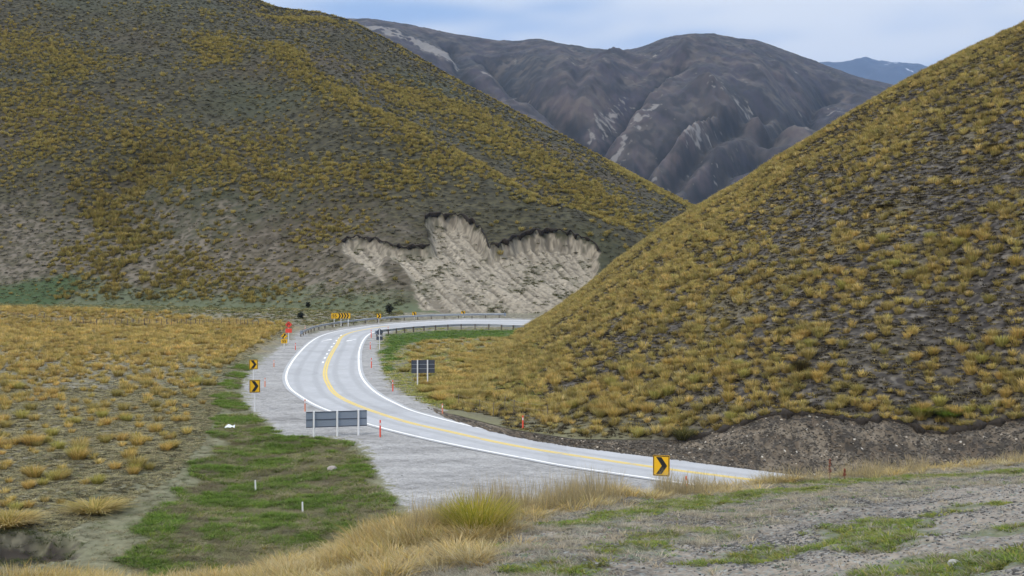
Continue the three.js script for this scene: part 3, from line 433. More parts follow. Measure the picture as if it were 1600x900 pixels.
diamondSign('warning_sign', 444, 545, 525.2, 0.62, 533.2, 0.72, 0.5, M.yellow, 'yellow diamond bend warning with 55 plate on a white post', bendArrow.clone());
{ const hat = mergeGeometries([box(0.3, 0.09, 0.006, -0.03, 0.1, 0), box(0.09, 0.34, 0.006, -0.13, -0.02, 0), box(0.16, 0.09, 0.006, 0.07, -0.03, 0)].map(g => g));
  const [g, q] = diamondSign('warning_sign', 451, 535, 507.2, 0.66, 516.6, 0.82, 0.55, M.red, 'red diamond sign over a red plate on a white post, behind the yellow warning sign', hat);
  const bar = q.children.find(c => c.name === 'lettering'); q.remove(bar); }
diamondSign('warning_sign', 593, 546, 519, 0.66, 528.5, 0.78, 0.42, M.darkback, 'dark back of a diamond sign on a white post where the inner guardrail begins', null, true);
{ // long board seen from behind
  const a = floorAt(491, 683), b = floorAt(560.5, 680), m = [(a[0] + b[0]) / 2, (a[1] + b[1]) / 2], g = thing('sign_board', 'long grey back of a chevron board on three white posts beside the gravel', 'road sign');
  g.position.set(m[0], allH(m[0], m[1]), -m[1]); g.rotation.y = Math.atan2(b[1] - a[1], b[0] - a[0]); const sc = m[1] / FOC, w = 94.5 * sc, top = EYE - (642.2 - HORIZON) * sc - g.position.y, h = 25 * sc;
  for (const px of [490.5, 526.5, 559.5]) mesh('post', postGeo(top + 0.04, 0.06, 0.5).translate((px - 525.7) * sc, 0, 0.075), M.white, g);
  for (let r = 0; r < 2; r++) mesh('panel', slab(w, h / 2 - 0.008, 0.014, 0.02).translate(0, top - h / 4 - r * h / 2, 0), M.alu, g);
  for (const y of [0.01, 0.5, 0.975]) mesh('rail', box(w - 0.02, 0.045, 0.022, 0, top - 0.02 - y * (h - 0.04), 0.026), M.darkback, g);
}
{ const [x, d] = floorAt(661, 601), g = thing('sign_board', 'dark back of a square sign with rails on two white posts on the inside verge', 'road sign'); stand(g, x, d, 0.05); const sc = d / FOC, top = EYE - (562.5 - HORIZON) * sc - g.position.y, w = 36.5 * sc, h = 20.5 * sc;
  for (const px of [-8.6, 7]) mesh('post', postGeo(top + 0.02, 0.06, 0.6).translate(px * sc, 0, 0.085), M.white, g);
  for (let r = 0; r < 3; r++) mesh('panel', slab(w, h / 3 - 0.006, 0.014, 0.015).translate(0, top - h / 6 - r * h / 3, 0), M.darkback, g);
  for (const y of [0.33, 0.66]) mesh('rail', box(w - 0.04, 0.04, 0.022, 0, top - y * h, 0.026), M.zinc, g);
}
// orange edge marker posts
const markers = [[594, 657, 683, 'tall orange marker post on the gravel right of the long grey board', 0], [476.5, 624.5, 643, 'orange marker post just left of the long grey board', 1], [414, 591, 604.5, 'orange marker post right of the lower left chevron sign', 1], [428, 563.5, 573.5, 'orange marker post at the gravel edge right of the upper left chevron sign', 1], [461.5, 536.5, 547, 'orange marker post on the gravel right of the yellow bend warning', 0], [580, 515.5, 528, 'orange marker post on the inner shoulder, farthest of three in a row', 0], [578.5, 535, 546, 'orange marker post on the inner shoulder, middle of three in a row', 0], [580.3, 560, 575, 'orange marker post on the inner shoulder, nearest of three in a row', 0], [613.7, 594.5, 611.5, 'orange marker post on the inner shoulder left of the square sign back', 0], [691.3, 631.5, 648, 'pale orange marker post at the foot of the inner dirt verge', 1], [817, 659, 678.5, 'orange marker post against the dark dirt verge halfway along the near straight', 0], [606.5, 511, 521.5, 'orange marker post in front of the start of the inner guardrail', 0]];
function markerPost(x, d, h, label, faded) {
  const g = thing('marker_post', label, 'marker post', 'orange edge marker posts'); stand(g, x, d, 0); g.position.y = Math.max(g.position.y, allH(x, d));
  mesh('post', new THREE.CylinderGeometry(0.045, 0.055, h + 0.3, 8).scale(1, 1, 0.55).translate(0, (h - 0.3) / 2, 0), faded ? fadedOrange : M.orange, g);
  mesh('cap', new THREE.SphereGeometry(0.046, 8, 5, 0, 6.2832, 0, 1.5708).scale(1, 0.8, 0.55).translate(0, h, 0), faded ? fadedOrange : M.orange, g);
  mesh('reflector', box(0.06, 0.16, 0.008, 0, h * 0.78, 0.03), M.white, g);
}
const fadedOrange = std(0.72, 0.27, 0.17, 0.7);
for (const [px, y0, y1, label, f] of markers) { const [x, d] = floorAt(px, y1); markerPost(x, d, (y1 - y0) / FOC * d, label, f); }
{ const d = 50, x = (1072.5 - 800) / FOC * d, gy = allH(x, d); markerPost(x, d, EYE - (745 - HORIZON) / FOC * d - gy, 'orange marker post on the near shoulder right of the large chevron sign', 0); }
{ const [x, d] = floorAt(474.8, 520); markerPost(x, d + 1, 0.95, 'faded tan marker post behind the start of the outer guardrail', 1); }
// guardrails
function wBeam(curve, n) { // swept W section
  const sec = [[-0.155, 0.0], [-0.145, 0.02], [-0.11, 0.075], [-0.075, 0.08], [-0.03, 0.012], [0, 0.0], [0.03, 0.012], [0.075, 0.08], [0.11, 0.075], [0.145, 0.02], [0.155, 0.0]], P = [], I = [], K = sec.length;
  for (let i = 0; i < n; i++) { const p = curve[i], a = curve[Math.max(0, i - 1)], b = curve[Math.min(n - 1, i + 1)]; let nx = -(b[1] - a[1]), nd = b[0] - a[0]; const L = Math.hypot(nx, nd); nx /= L; nd /= L; for (const [v, o] of sec) P.push(p[0] + nx * o * p[2], plane(p[1]) + 0.62 + v, -(p[1] + nd * o * p[2])); }
  for (let i = 0; i < n - 1; i++) for (let k = 0; k < K - 1; k++) { const a = i * K + k; I.push(a, a + 1, a + K, a + 1, a + K + 1, a + K); }
  const g = new THREE.BufferGeometry(); g.setAttribute('position', new THREE.Float32BufferAttribute(P, 3)); g.setIndex(I); g.computeVertexNormals(); return g;
}
function guardrail(pxs, n, side, label, postMat) {
  const l = smoothLine(toFloor(pxs), n).map(p => [p[0], p[1], side]), g = thing('guardrail', label, 'guardrail'); mesh('rail', wBeam(l, l.length), M.zinc, g);
  let acc = 0, last = -9; for (let i = 0; i < l.length; i++) { if (i) acc += Math.hypot(l[i][0] - l[i - 1][0], l[i][1] - l[i - 1][1]); if (acc - last < 2.0) continue; last = acc; const a = l[Math.max(0, i - 1)], b = l[Math.min(l.length - 1, i + 1)], L = Math.hypot(b[0] - a[0], b[1] - a[1]), nx = -(b[1] - a[1]) / L, nd = (b[0] - a[0]) / L, ang = Math.atan2(b[1] - a[1], b[0] - a[0]);
    const x = l[i][0] - nx * side * 0.09, d = l[i][1] - nd * side * 0.09; mesh('post', box(0.14, 1.35, 0.15, 0, 0.76 - 0.675, 0).rotateY(ang).translate(x, plane(d), -d), postMat, g); }
  for (const k of [0, l.length - 1]) { const p = l[k], q = l[k ? k - 1 : 1], ang = Math.atan2(q[1] - p[1], q[0] - p[0]); mesh('end_terminal', box(0.35, 0.5, 0.3, 0, 0.6, 0).rotateY(ang).translate(p[0], plane(p[1]), -p[1]), M.alu, g); }
  return g;
}
guardrail([[471, 526], [482, 521], [497, 516], [520, 511.5], [550, 507.5], [590, 503.5], [640, 500.3], [690, 498.3], [740, 497.3], [789, 496.8]], 150, -1, 'long steel guardrail round the outside of the far bend', M.wood);
guardrail([[588, 526], [600, 523.5], [620, 521], [650, 518], [690, 515.5], [720, 514.3], [745, 514], [770, 514.5], [800, 516], [850, 519]], 110, 1, 'steel guardrail on dark posts along the inside of the far bend', M.wood);
// wire fence across the flat
{
  const g = thing('wire_fence', 'post and wire fence across the golden flat below the left hill', 'fence'), tops = [];
  const xs = [[1.4, 497], [28, 500], [55, 503], [69, 501, 1], [81, 507], [110, 506, 2], [119, 508], [130, 511], [142, 511], [151, 511, 1], [161, 511], [171, 511], [180, 511], [190, 510.5], [199, 510.5], [208, 510, 1], [217, 510], [225.5, 510, 1], [234, 511], [244, 511], [252, 511], [260.6, 511, 1], [268, 511], [277, 511], [283, 511], [291, 511], [298, 511], [305.6, 511, 1], [312, 511], [319, 511], [326, 511], [333, 511], [346, 511], [358, 511], [370, 511], [376, 511.5], [382, 511.5], [387, 511.5], [395, 511.5], [404, 511.5], [416, 512]];
  for (const [px, py, k] of xs) { const [x, d] = floorAt(px, py + 2), y = allH(x, d), h = k === 2 ? 1.15 : 1.08; tops.push([x, y, d]); const r = k === 2 ? 0.14 : k ? 0.07 : 0.045; mesh('post', new THREE.CylinderGeometry(r, r * 1.05, h + 0.4, 6).translate(x, y + (h - 0.4) / 2, -d), k === 2 ? M.paleWood : M.wood, g); }
  for (let w = 0; w < 4; w++) { const P = []; for (let i = 0; i < tops.length - 1; i++) { const a = new THREE.Vector3(tops[i][0], tops[i][1] + 0.3 + w * 0.22, -tops[i][2]), b = new THREE.Vector3(tops[i + 1][0], tops[i + 1][1] + 0.3 + w * 0.22, -tops[i + 1][2]); P.push(new THREE.TubeGeometry(new THREE.LineCurve3(a, b), 1, 0.006, 3)); } mesh('wire', mergeGeometries(P), M.zinc, g); }
}
{ const g = thing('wire_fence', 'thin leaning fence posts and wire on the grassy toe of the right hill', 'fence'), tops = [];
  for (const [px, py] of [[717, 636], [750, 645], [771, 650], [789, 639], [803, 646], [856, 655]]) { const [x, d] = pick(groundH, px, py, 40, 160), y = groundH(x, d); tops.push([x, y, d]); mesh('post', new THREE.CylinderGeometry(0.028, 0.032, 1.2, 6).rotateZ(0.06 * Math.sin(px)).translate(x, y + 0.35, -d), M.wood, g); }
  tops.sort((a, b) => a[0] - b[0]); for (let w = 0; w < 2; w++) mesh('wire', new THREE.TubeGeometry(new THREE.CatmullRomCurve3(tops.map(t => new THREE.Vector3(t[0], t[1] + 0.5 + 0.35 * w, -t[2]))), 40, 0.004, 3), M.zinc, g); }
// white pegs in the green verge
for (const [px, y0, y1, label] of [[399.3, 750.5, 768, 'white wooden peg in the green verge, the farther of two'], [473, 784.5, 802, 'white wooden peg in the green verge, the nearer of two']]) { const [x, d] = pick(groundH, px, y1, 30, 120), g = tag(mesh('survey_peg', (() => { const h = (y1 - y0) / FOC * d, q = box(0.075, h + 0.25, 0.06, 0, (h - 0.25) / 2, 0); const P = q.attributes.position; for (let i = 0; i < P.count; i++) if (P.getY(i) > 0) P.setX(i, P.getX(i) * 0.82 - 0.02); return q; })(), M.white), label, 'peg', 'white pegs in the verge'); g.position.set(x, groundH(x, d), -d); }
// shared blades -----------------------------------------------------------------
function tuft({ n, rb, h, lean, droop, w, cols, seed, seg = 2, hv = 0.45 }) {
  const r = rng(seed), P = [], C = [], I = []; let v = 0;
  for (let i = 0; i < n; i++) {
    const a = r() * 6.2832, rr = Math.sqrt(r()) * rb, cx = Math.cos(a) * rr, cz = Math.sin(a) * rr, fa = a + (r() - 0.5) * 1.1, k = rr / rb, L = h * (1 - hv * r()), le = lean * (0.15 + 0.85 * k) * (0.6 + 0.8 * r()), dr = droop * (0.4 + r()), fx = Math.cos(fa), fz = Math.sin(fa), sx = -fz, sz = fx, c = cols[(r() * cols.length) | 0], cv = 0.8 + 0.4 * r();
    for (let s = 0; s <= seg; s++) { const t = s / seg, o = L * (le * t + dr * t * t), y = L * (t * (1 - 0.35 * le * t) - 0.55 * dr * t * t) - 0.03, ww = w * (1 - t) * 0.5 + (s === seg ? 0 : w * 0.15);
      const push = q => { P.push(cx + fx * o + sx * q, y, cz + fz * o + sz * q); C.push(c[0] * cv, c[1] * cv, c[2] * cv); };
      if (s === seg) push(0); else { push(-ww); push(ww); } }
    for (let s = 0; s < seg; s++) { const b = v + s * 2; if (s === seg - 1) I.push(b, b + 2, b + 1); else I.push(b, b + 3, b + 1, b, b + 2, b + 3); }
    v += seg * 2 + 1;
  }
  const g = new THREE.BufferGeometry(); g.setAttribute('position', new THREE.Float32BufferAttribute(P, 3)); g.setAttribute('color', new THREE.Float32BufferAttribute(C, 3)); g.setIndex(I); g.computeVertexNormals(); return g;
}
const blade = new THREE.MeshPhysicalMaterial({ vertexColors: true, roughness: 1, side: THREE.DoubleSide, transmission: 0.4, thickness: 0, specularIntensity: 0.2 });
const GOLD = [[0.56, 0.42, 0.15], [0.50, 0.38, 0.13], [0.42, 0.335, 0.11], [0.33, 0.28, 0.09], [0.62, 0.49, 0.24]], OLIVE = [[0.35, 0.30, 0.085], [0.43, 0.355, 0.105], [0.26, 0.24, 0.07], [0.51, 0.40, 0.15]], STRAW = [[0.50, 0.40, 0.20], [0.44, 0.33, 0.14], [0.38, 0.31, 0.16], [0.55, 0.47, 0.28]], GREY = [[0.34, 0.30, 0.22], [0.42, 0.38, 0.29], [0.27, 0.24, 0.18]], GREEN = [[0.10, 0.19, 0.03], [0.14, 0.235, 0.04], [0.08, 0.145, 0.03], [0.19, 0.25, 0.065]], HEATH = [[0.12, 0.108, 0.058], [0.16, 0.143, 0.08], [0.09, 0.08, 0.052], [0.19, 0.168, 0.10]], SAGE = [[0.16, 0.21, 0.15], [0.22, 0.27, 0.20], [0.12, 0.16, 0.11]];
const tussNear = [0, 1, 2, 3].map(k => tuft({ n: 340, rb: 0.27, h: 0.8, lean: 0.5, droop: 0.3, w: 0.022, cols: k % 2 ? GOLD : [...GOLD, ...OLIVE], seed: 20 + k, seg: 3 }));
const tussMid = [0, 1, 2].map(k => tuft({ n: 110, rb: 0.3, h: 0.8, lean: 0.5, droop: 0.28, w: 0.045, cols: k === 1 ? GOLD : [...GOLD, ...OLIVE], seed: 40 + k, seg: 2 }));
const tussFar = [0, 1].map(k => tuft({ n: 60, rb: 0.36, h: 0.8, lean: 0.42, droop: 0.25, w: 0.1, cols: [...GOLD.slice(1, 4), ...OLIVE], seed: 50 + k, seg: 2 }));
const heathT = [0, 1].map(k => tuft({ n: 34, rb: 0.34, h: 0.36, lean: 0.7, droop: 0.4, w: 0.06, cols: HEATH, seed: 60 + k, seg: 2 }));
const stats = {};
function scatter(name, geos, list, label, mat = blade, cat = 'grass') {        // list of [x, d, scale, heightScale, tint]; y from allH
  const r = rng(99), dummy = new THREE.Object3D(), col = new THREE.Color(), by = geos.map(() => []); list.forEach(p => by[(r() * geos.length) | 0].push(p));
  const parent = new THREE.Group(); let used1 = 0;
  geos.forEach((g, k) => { if (!by[k].length) return; const m = new THREE.InstancedMesh(g, mat, by[k].length); m.castShadow = m.receiveShadow = true;
    by[k].forEach((p, i) => { dummy.position.set(p[0], p[5] ?? allH(p[0], p[1]), -p[1]); dummy.rotation.set((r() - 0.5) * 0.2, r() * 6.2832, (r() - 0.5) * 0.2); dummy.scale.set(p[2], p[3], p[2]); dummy.updateMatrix(); m.setMatrixAt(i, dummy.matrix); const t = p[4]; col.setRGB(t[0], t[1], t[2]); m.setColorAt(i, col); });
    m.name = numbered(name); tag(m, label, cat, null, 'stuff'); scene.add(m); used1 += by[k].length; });
  stats[name] = used1;
}
const tint = (r, a, w) => { const v = 1 + a * (r() - 0.5) * 2, k = w * (r() - 0.5) * 2; return [v * (1 + k), v, v * (1 - k)]; };

// where tussocks stand ------------------------------------------------------------
const lStroke = (pts, w) => { const l = onLeft(pts); return gridField((x, d) => Math.exp(-((lineDist(x, d, l) / w) ** 2)), -200, 60, 180, 560, 3); };
const leftDense = [lStroke([[430, 85], [490, 135], [560, 182], [620, 208]], 7), lStroke([[640, 130], [690, 155], [735, 175]], 16), lStroke([[620, 215], [680, 260], [700, 280], [600, 285], [400, 285]], 9), lStroke([[200, 225], [260, 250], [330, 270], [390, 240]], 14), lStroke([[330, 60], [345, 95]], 9), lStroke([[110, 270], [150, 300], [200, 345], [230, 365]], 5), lStroke([[740, 190], [830, 240], [930, 310], [945, 350]], 12), lStroke([[830, 180], [900, 220], [1000, 285], [1060, 318]], 9), lStroke([[720, 245], [790, 300], [850, 345]], 5), lStroke([[280, 430], [330, 465], [390, 480]], 10), lStroke([[110, 395], [170, 415]], 6), lStroke([[110, 460], [165, 465]], 5), lStroke([[0, 60], [60, 90], [130, 110]], 12), lStroke([[30, 160], [100, 200], [60, 240]], 14), lStroke([[490, 355], [540, 350]], 6), lStroke([[430, 30], [510, 35]], 8)];
{
  const r = rng(301), tus = [], hea = [];
  for (let i = 0; i < 260000; i++) {
    const d = Math.sqrt(mix(186 * 186, 560 * 560, r())), u = mix(-0.5, 0.19, r()), x = u * d; const d0 = lD0(u); if (d < d0 + 2 || d > lDr(u) * 1.03) continue;
    let D = 0; for (const f of leftDense) D = Math.max(D, f(x, d)); const s = sdScar(x, d); if (s > -0.5 && r() > 0.02) continue;
    const n = fbm(x * 0.05 + 8, d * 0.05, 3), base = (0.034 * sst(-0.5, 0.3, n) + 0.022 * sst(0.0, 0.4, fbm(x * 0.2, d * 0.2, 2))) * mix(1, 0.45, sst(30, 5, d - d0)) + 0.006, q = r();
    if (q < base + 0.62 * D * D * sst(-0.5, 0.2, n + 0.5 * D + 0.5 * fbm(x * 0.25 + 3, d * 0.25, 2))) { const sc = (0.55 + 1.0 * r() * r()) * (1 + 0.5 * fGullyA(x, d)); tus.push([x, d, sc, sc * 1.15, (() => { const q = tint(r, 0.3, 0.05), w = fGullyA(x, d) > 0.25 ? 0.85 : 0.96; return q.map(v => v * w); })()]); }
    else if (q > 0.72) { const sc = 0.5 + 0.9 * r(), v = 0.25 + 0.5 * r() + 0.2 * n; hea.push([x, d, sc, sc * 0.8, [v, v * 1.02, v * 0.95]]); }
  }
  scatter('hillside_tussock', tussFar, tus, 'golden tussocks dotted over the left hillside');
  scatter('heath', heathT, hea, 'low dark heath covering the left hillside');
}
const candidates = [];   // [x, d, scale, hscale, tint, zone]
{
  const r = rng(302), hea = [];
  for (let i = 0; i < 110000; i++) {
    const d = Math.sqrt(mix(52 * 52, 182 * 182, r())), u = mix(-0.09, 0.52, r()), x = u * d; if (d < toeD(u) + 0.35) continue; if (paved(x, d) > -0.8 && rightH(x, d) < floorH(x, d) + 0.3) continue; if (rightH(x, d) < floorH(x, d) - 0.2) continue;
    const n = fbm(x * 0.09 + 3, d * 0.09, 3), m = fbm(x * 0.4, d * 0.4, 2), left = sst(0.42, 0.08, u), t = (d - toeD(u)) / (rDr(u) - toeD(u)), low = sst(8, 1, d - toeD(u)), D = 0.16 + 0.30 * left + 0.30 * sst(-0.2, 0.4, n + 0.5 * m) + 0.3 * sst(0.8, 1, t) + 0.25 * low * sst(0.1, 0.2, u), bare = sst(0.16, 0.06, u) * sst(7, 2, d - toeD(u)) * 0.75;
    const q = r(); if (q < D * 0.36 * (1 - bare) * (0.4 + 1.0 * sst(-0.25, 0.3, m + 0.4 * n)) * mix(1.25, 0.3 + 1.1 * sst(-0.25, 0.2, fbm(x * 0.06 + 70, d * 0.06, 3)), sst(0.12, 0.3, u) * sst(4, 12, d - toeD(u)))) { const sc = 0.33 + 0.42 * r() ** 3 + 0.3 * r() + 0.04 * left; candidates.push([x, d, sc * 0.95, sc * 1.2, tint(r, 0.36, 0.06), 'hill']); }
    else if (q > 0.25) { const sc = 0.3 + 0.5 * r(), v = 0.35 + 0.9 * r(), z = r(); hea.push([x, d, sc, sc * 0.85, z < 0.22 ? [2.6, 2.3, 1.3] : z < 0.32 ? [2.5, 2.4, 2.3] : [v * 0.75, v * 0.7, v * 0.75]]); }
  }
  scatter('heath', heathT, hea, 'low dark heath and dead tufts between the tussocks of the right hill');
}
{
  const r = rng(303), stub = [];
  for (let i = 0; i < 60000; i++) {
    const d = Math.sqrt(mix(36 * 36, 206 * 206, r())), u = mix(-0.53, -0.14, r()), x = u * d, f = sdField(x, d); if (f < -0.3) continue;
    const n = fbm(x * 0.1 + 60, d * 0.1, 3), far = sst(80, 150, d), edge = sst(0.2, 1.6, f), D = 0.16 + 0.38 * far + 0.28 * sst(-0.25, 0.4, n), near = sst(40, 58, d);
    if (Math.hypot(x - pit[0], d - pit[1]) < 3) continue;
    if (r() < D * 0.24 * edge * (0.35 + 0.65 * near)) { const sc = 0.4 + 0.85 * r() * r() + 0.15 * r() + 0.1 * far; candidates.push([x, d, sc * 1.0, sc * 1.1, tint(r, 0.3, 0.06).map((v, k) => v * [1.08, 1.04, 1.0][k]), 'flat']); } else if (r() < 0.75) { const sc = 0.25 + 0.45 * r(), v = r() < 0.2 ? 0.7 : 1.8 + 1.5 * r(); stub.push([x, d, sc, sc * 0.6, [v, v, v * 0.98]]); }
  }
  for (let i = 0; i < 5000; i++) { const [x, d] = floorAt(mix(600, 850, r()), mix(528, 625, r())); if (paved(x, d) > -1.5 || sdInnerGreen(x, d) > -0.5 || rightH(x, d) > floorH(x, d) + 0.1) continue; const px = 800 + x / d * FOC; if (px < 640 + (HORIZON + FOC * EYE / d - 560) * 0.2 && r() > 0.08) continue; if (r() < 0.16) { const sc = 0.7 + 0.6 * r(); candidates.push([x, d, sc * 1.2, sc * 0.8, tint(r, 0.15, 0.1), 'inner']); } }
  for (let i = 0; i < 42000; i++) { const d = Math.sqrt(mix(36 * 36, 90 * 90, r())), u = mix(-0.5, -0.18, r()), x = u * d; if (sdField(x, d) < -0.5 || Math.hypot(x - pit[0], d - pit[1]) < 2.2) continue; const sc = 0.14 + 0.26 * r(), v = r() < 0.15 ? 0.7 : 1.8 + 1.8 * r(); stub.push([x, d, sc, sc * 0.7, [v, v * 1.02, v * 1.0]]); }
  for (let i = 0; i < 9000; i++) { const d = mix(172, 228, r()), u = mix(-0.5, -0.1, r()), x = u * d; if (sdField(x, d) > -1 && d < 200 || paved(x, d) > -2 || d > lD0(u) + 8) continue; const sc = 0.4 + 0.8 * r(), v = 1.0 + 1.3 * r(); stub.push([x, d, sc, sc, r() < 0.4 ? [v * 1.4, v * 1.35, v * 1.0] : [v * 0.85, v * 1.02, v * 0.8]]); }
  scatter('dry_stubble', heathT, stub, 'short dry stubble between the tussocks of the left flat');
}
// the largest 300 in view become single plants, the rest one mass per zone
{
  const vis = c => { const px = 800 + c[0] / c[1] * FOC, h = allH(c[0], c[1]), py = HORIZON + (EYE - h) / c[1] * FOC; if (px < 4 || px > 1596 || py > 890) return 0; for (let k = 1; k < 14; k++) { const d = c[1] * k / 14; if (d < 6) continue; if (allH(c[0] * k / 14, d) > EYE + (h + 0.4 - EYE) * k / 14) return 0; } return c[2] / c[1]; };
  const order = candidates.map((c, i) => [vis(c), i]).sort((a, b) => b[0] - a[0] || a[1] - b[1]), pickSet = new Set(order.slice(0, 290).filter(o => o[0] > 0).map(o => o[1]));
  const lab = { hill: 'golden tussock, one of the nearer ones on the lower slope of the right hill', flat: 'golden tussock, one of the nearer ones on the dry flat left of the gravel', inner: 'golden tussock on the flat inside the bend' }, grp = { hill: 'nearer tussocks on the right hill', flat: 'nearer tussocks on the left flat', inner: 'tussocks inside the bend' };
  const mats = [[1, 1, 1], [1.18, 1.1, 1.0], [0.8, 0.84, 0.8], [0.95, 1.08, 0.9], [1.06, 0.98, 0.9]].map(c => { const m = blade.clone(); m.color.setRGB(...c); return m; });
  let k = 0; for (const i of pickSet) { const c = candidates[i], m = tag(mesh('tussock', tussNear[k % 4], mats[(k * 7 + (k >> 2)) % 5]), lab[c[5]], 'tussock', grp[c[5]]); m.position.set(c[0], allH(c[0], c[1]) - 0.02, -c[1]); m.rotation.y = k * 2.4; m.scale.set(c[2], c[3], c[2]); k++; }
  const rest = z => candidates.filter((c, i) => c[5] === z && !pickSet.has(i)).map(c => c.slice(0, 5));
  scatter('hill_tussock', tussMid, rest('hill'), 'golden tussocks covering the right hill'); scatter('flat_tussock', tussMid, rest('flat'), 'golden tussocks spread over the left flat'); scatter('verge_tussock', tussMid, rest('inner'), 'golden tussocks on the flat inside the far bend');
}
// plants that stand out
function plant(px, py, d0, sc, hs, geoOpt, label, category = 'tussock') { const [x, d] = pick(allH, px, py, d0, 240), g = tag(mesh(category === 'tussock' ? 'tussock' : 'weed', tuft(geoOpt), blade), label, category); g.position.set(x, allH(x, d) - 0.02, -d); g.scale.set(sc, hs, sc); return g; }
const DARK = [[0.07, 0.055, 0.02], [0.10, 0.07, 0.025], [0.05, 0.045, 0.02]];
plant(1070, 689, 40, 1.45, 1.55, { n: 520, rb: 0.3, h: 0.75, lean: 0.6, droop: 0.4, w: 0.02, cols: [[0.12, 0.115, 0.035], [0.17, 0.15, 0.05], [0.09, 0.09, 0.03]], seed: 71, seg: 3 }, 'dark olive tussock hanging at the left end of the cut bank');
plant(1251, 580, 40, 1.15, 1.5, { n: 420, rb: 0.3, h: 0.75, lean: 0.45, droop: 0.25, w: 0.03, cols: DARK, seed: 72, seg: 3 }, 'dark brown upright tussock alone on the right hill');
plant(1483, 651, 40, 1.3, 1.0, { n: 480, rb: 0.3, h: 0.7, lean: 0.7, droop: 0.4, w: 0.025, cols: [[0.16, 0.24, 0.03], [0.22, 0.27, 0.04], [0.12, 0.18, 0.03]], seed: 73, seg: 3 }, 'bright green tussock just above the cut bank on the right');
plant(1440, 646, 40, 1.5, 1.2, { n: 480, rb: 0.3, h: 0.7, lean: 0.7, droop: 0.4, w: 0.025, cols: [[0.26, 0.26, 0.04], [0.32, 0.28, 0.05], [0.18, 0.2, 0.035]], seed: 74, seg: 3 }, 'large yellow-green tussock left of the bright green one above the cut bank');
plant(1385, 322, 40, 1.6, 0.6, { n: 300, rb: 0.4, h: 0.5, lean: 0.9, droop: 0.5, w: 0.04, cols: DARK, seed: 75, seg: 2 }, 'low dark clump in the middle of the right hill');
plant(1558, 228, 40, 1.5, 0.7, { n: 300, rb: 0.4, h: 0.5, lean: 0.9, droop: 0.5, w: 0.04, cols: DARK, seed: 76, seg: 2 }, 'low dark clump high on the right hill near the frame edge');
plant(148, 800, 30, 2.0, 1.3, { n: 700, rb: 0.3, h: 0.72, lean: 0.8, droop: 0.45, w: 0.017, cols: [...GOLD, ...OLIVE], seed: 77, seg: 3 }, 'broad tussock standing nearest the pale turf on the left flat');
plant(12, 822, 30, 1.9, 1.4, { n: 700, rb: 0.3, h: 0.72, lean: 0.8, droop: 0.45, w: 0.017, cols: GOLD, seed: 78, seg: 3 }, 'large golden tussock at the left frame edge above the dark hollow');
plant(745, 834, 6, 0.74, 0.98, { n: 1500, rb: 0.5, h: 0.92, lean: 0.62, droop: 0.34, w: 0.011, cols: [[0.34, 0.31, 0.03], [0.42, 0.35, 0.045], [0.26, 0.27, 0.03], [0.5, 0.4, 0.09], [0.2, 0.22, 0.03]], seed: 79, seg: 4, hv: 0.55 }, 'large yellow-green tussock on the crest of the near bank');
// dock stalks
function dock(px, py, h, label) { const [x, d] = pick(bankH, px, py, 6, 40), g = thing('dock_plant', label, 'weed', null), r = rng(px | 0); g.position.set(x, bankH(x, d), -d); mesh('stem', new THREE.CylinderGeometry(0.006, 0.009, h, 5).translate(0, h / 2 - 0.02, 0), std(0.22, 0.1, 0.05), g); const P = []; for (let i = 0; i < 70; i++) { const t = 0.4 + 0.6 * r(), a = r() * 6.28, q = 0.028 * (1.15 - t) + 0.008; P.push(new THREE.OctahedronGeometry(0.009 + 0.006 * r()).translate(Math.cos(a) * q, h * t, Math.sin(a) * q)); } mesh('seed_head', mergeGeometries(P), std(0.22, 0.075, 0.045, 0.95), g); return g; }
dock(1297, 752, 0.5, 'tall rust-red seed stalk at the crest of the near bank'); dock(1320, 752, 0.28, 'short rust-red seed stalk right of the taller one');
// dark bushes by the far road
function bush(px, py, rad, hgt, label, dmin) { const [x, d] = pick(groundH, px, py, dmin, 260), g = thing('shrub', label, 'shrub'), r = rng(px * 3 | 0); g.position.set(x, groundH(x, d), -d); const st = []; for (let i = 0; i < 6; i++) { const a = i * 1.05; st.push(new THREE.CylinderGeometry(0.02, 0.05, hgt * 0.7, 5).translate(0, hgt * 0.33, 0).rotateZ(0.4 * Math.cos(a)).rotateX(0.4 * Math.sin(a))); } mesh('stem', mergeGeometries(st), M.wood, g);
  const P = [], I = [], C = []; for (let i = 0; i < 900; i++) { const a = r() * 6.28, b = Math.acos(2 * r() - 1), q = Math.pow(r(), 0.4) * (0.72 + 0.7 * noise(Math.cos(a) * 2.3 + px, b * 2.3 + Math.sin(a))), c = new THREE.Vector3(Math.sin(b) * Math.cos(a) * q * rad, hgt * 0.5 + Math.cos(b) * q * hgt * 0.52, Math.sin(b) * Math.sin(a) * q * rad), s = 0.09 + 0.06 * r(), e1 = new THREE.Vector3(r() - 0.5, r() - 0.5, r() - 0.5).normalize().multiplyScalar(s), e2 = new THREE.Vector3(r() - 0.5, r() - 0.5, r() - 0.5).normalize().multiplyScalar(s * 0.6); const k = P.length / 3; for (const v of [c.clone().sub(e1), c.clone().add(e2), c.clone().add(e1), c.clone().sub(e2)]) { P.push(v.x, v.y, v.z); } const cc = 0.7 + 0.6 * r(); for (let q2 = 0; q2 < 4; q2++) C.push(0.035 * cc, 0.042 * cc, 0.028 * cc); I.push(k, k + 1, k + 2, k, k + 2, k + 3); }
  const ge = new THREE.BufferGeometry(); ge.setAttribute('position', new THREE.Float32BufferAttribute(P, 3)); ge.setAttribute('color', new THREE.Float32BufferAttribute(C, 3)); ge.setIndex(I); ge.computeVertexNormals(); mesh('foliage', ge, blade, g); return g; }
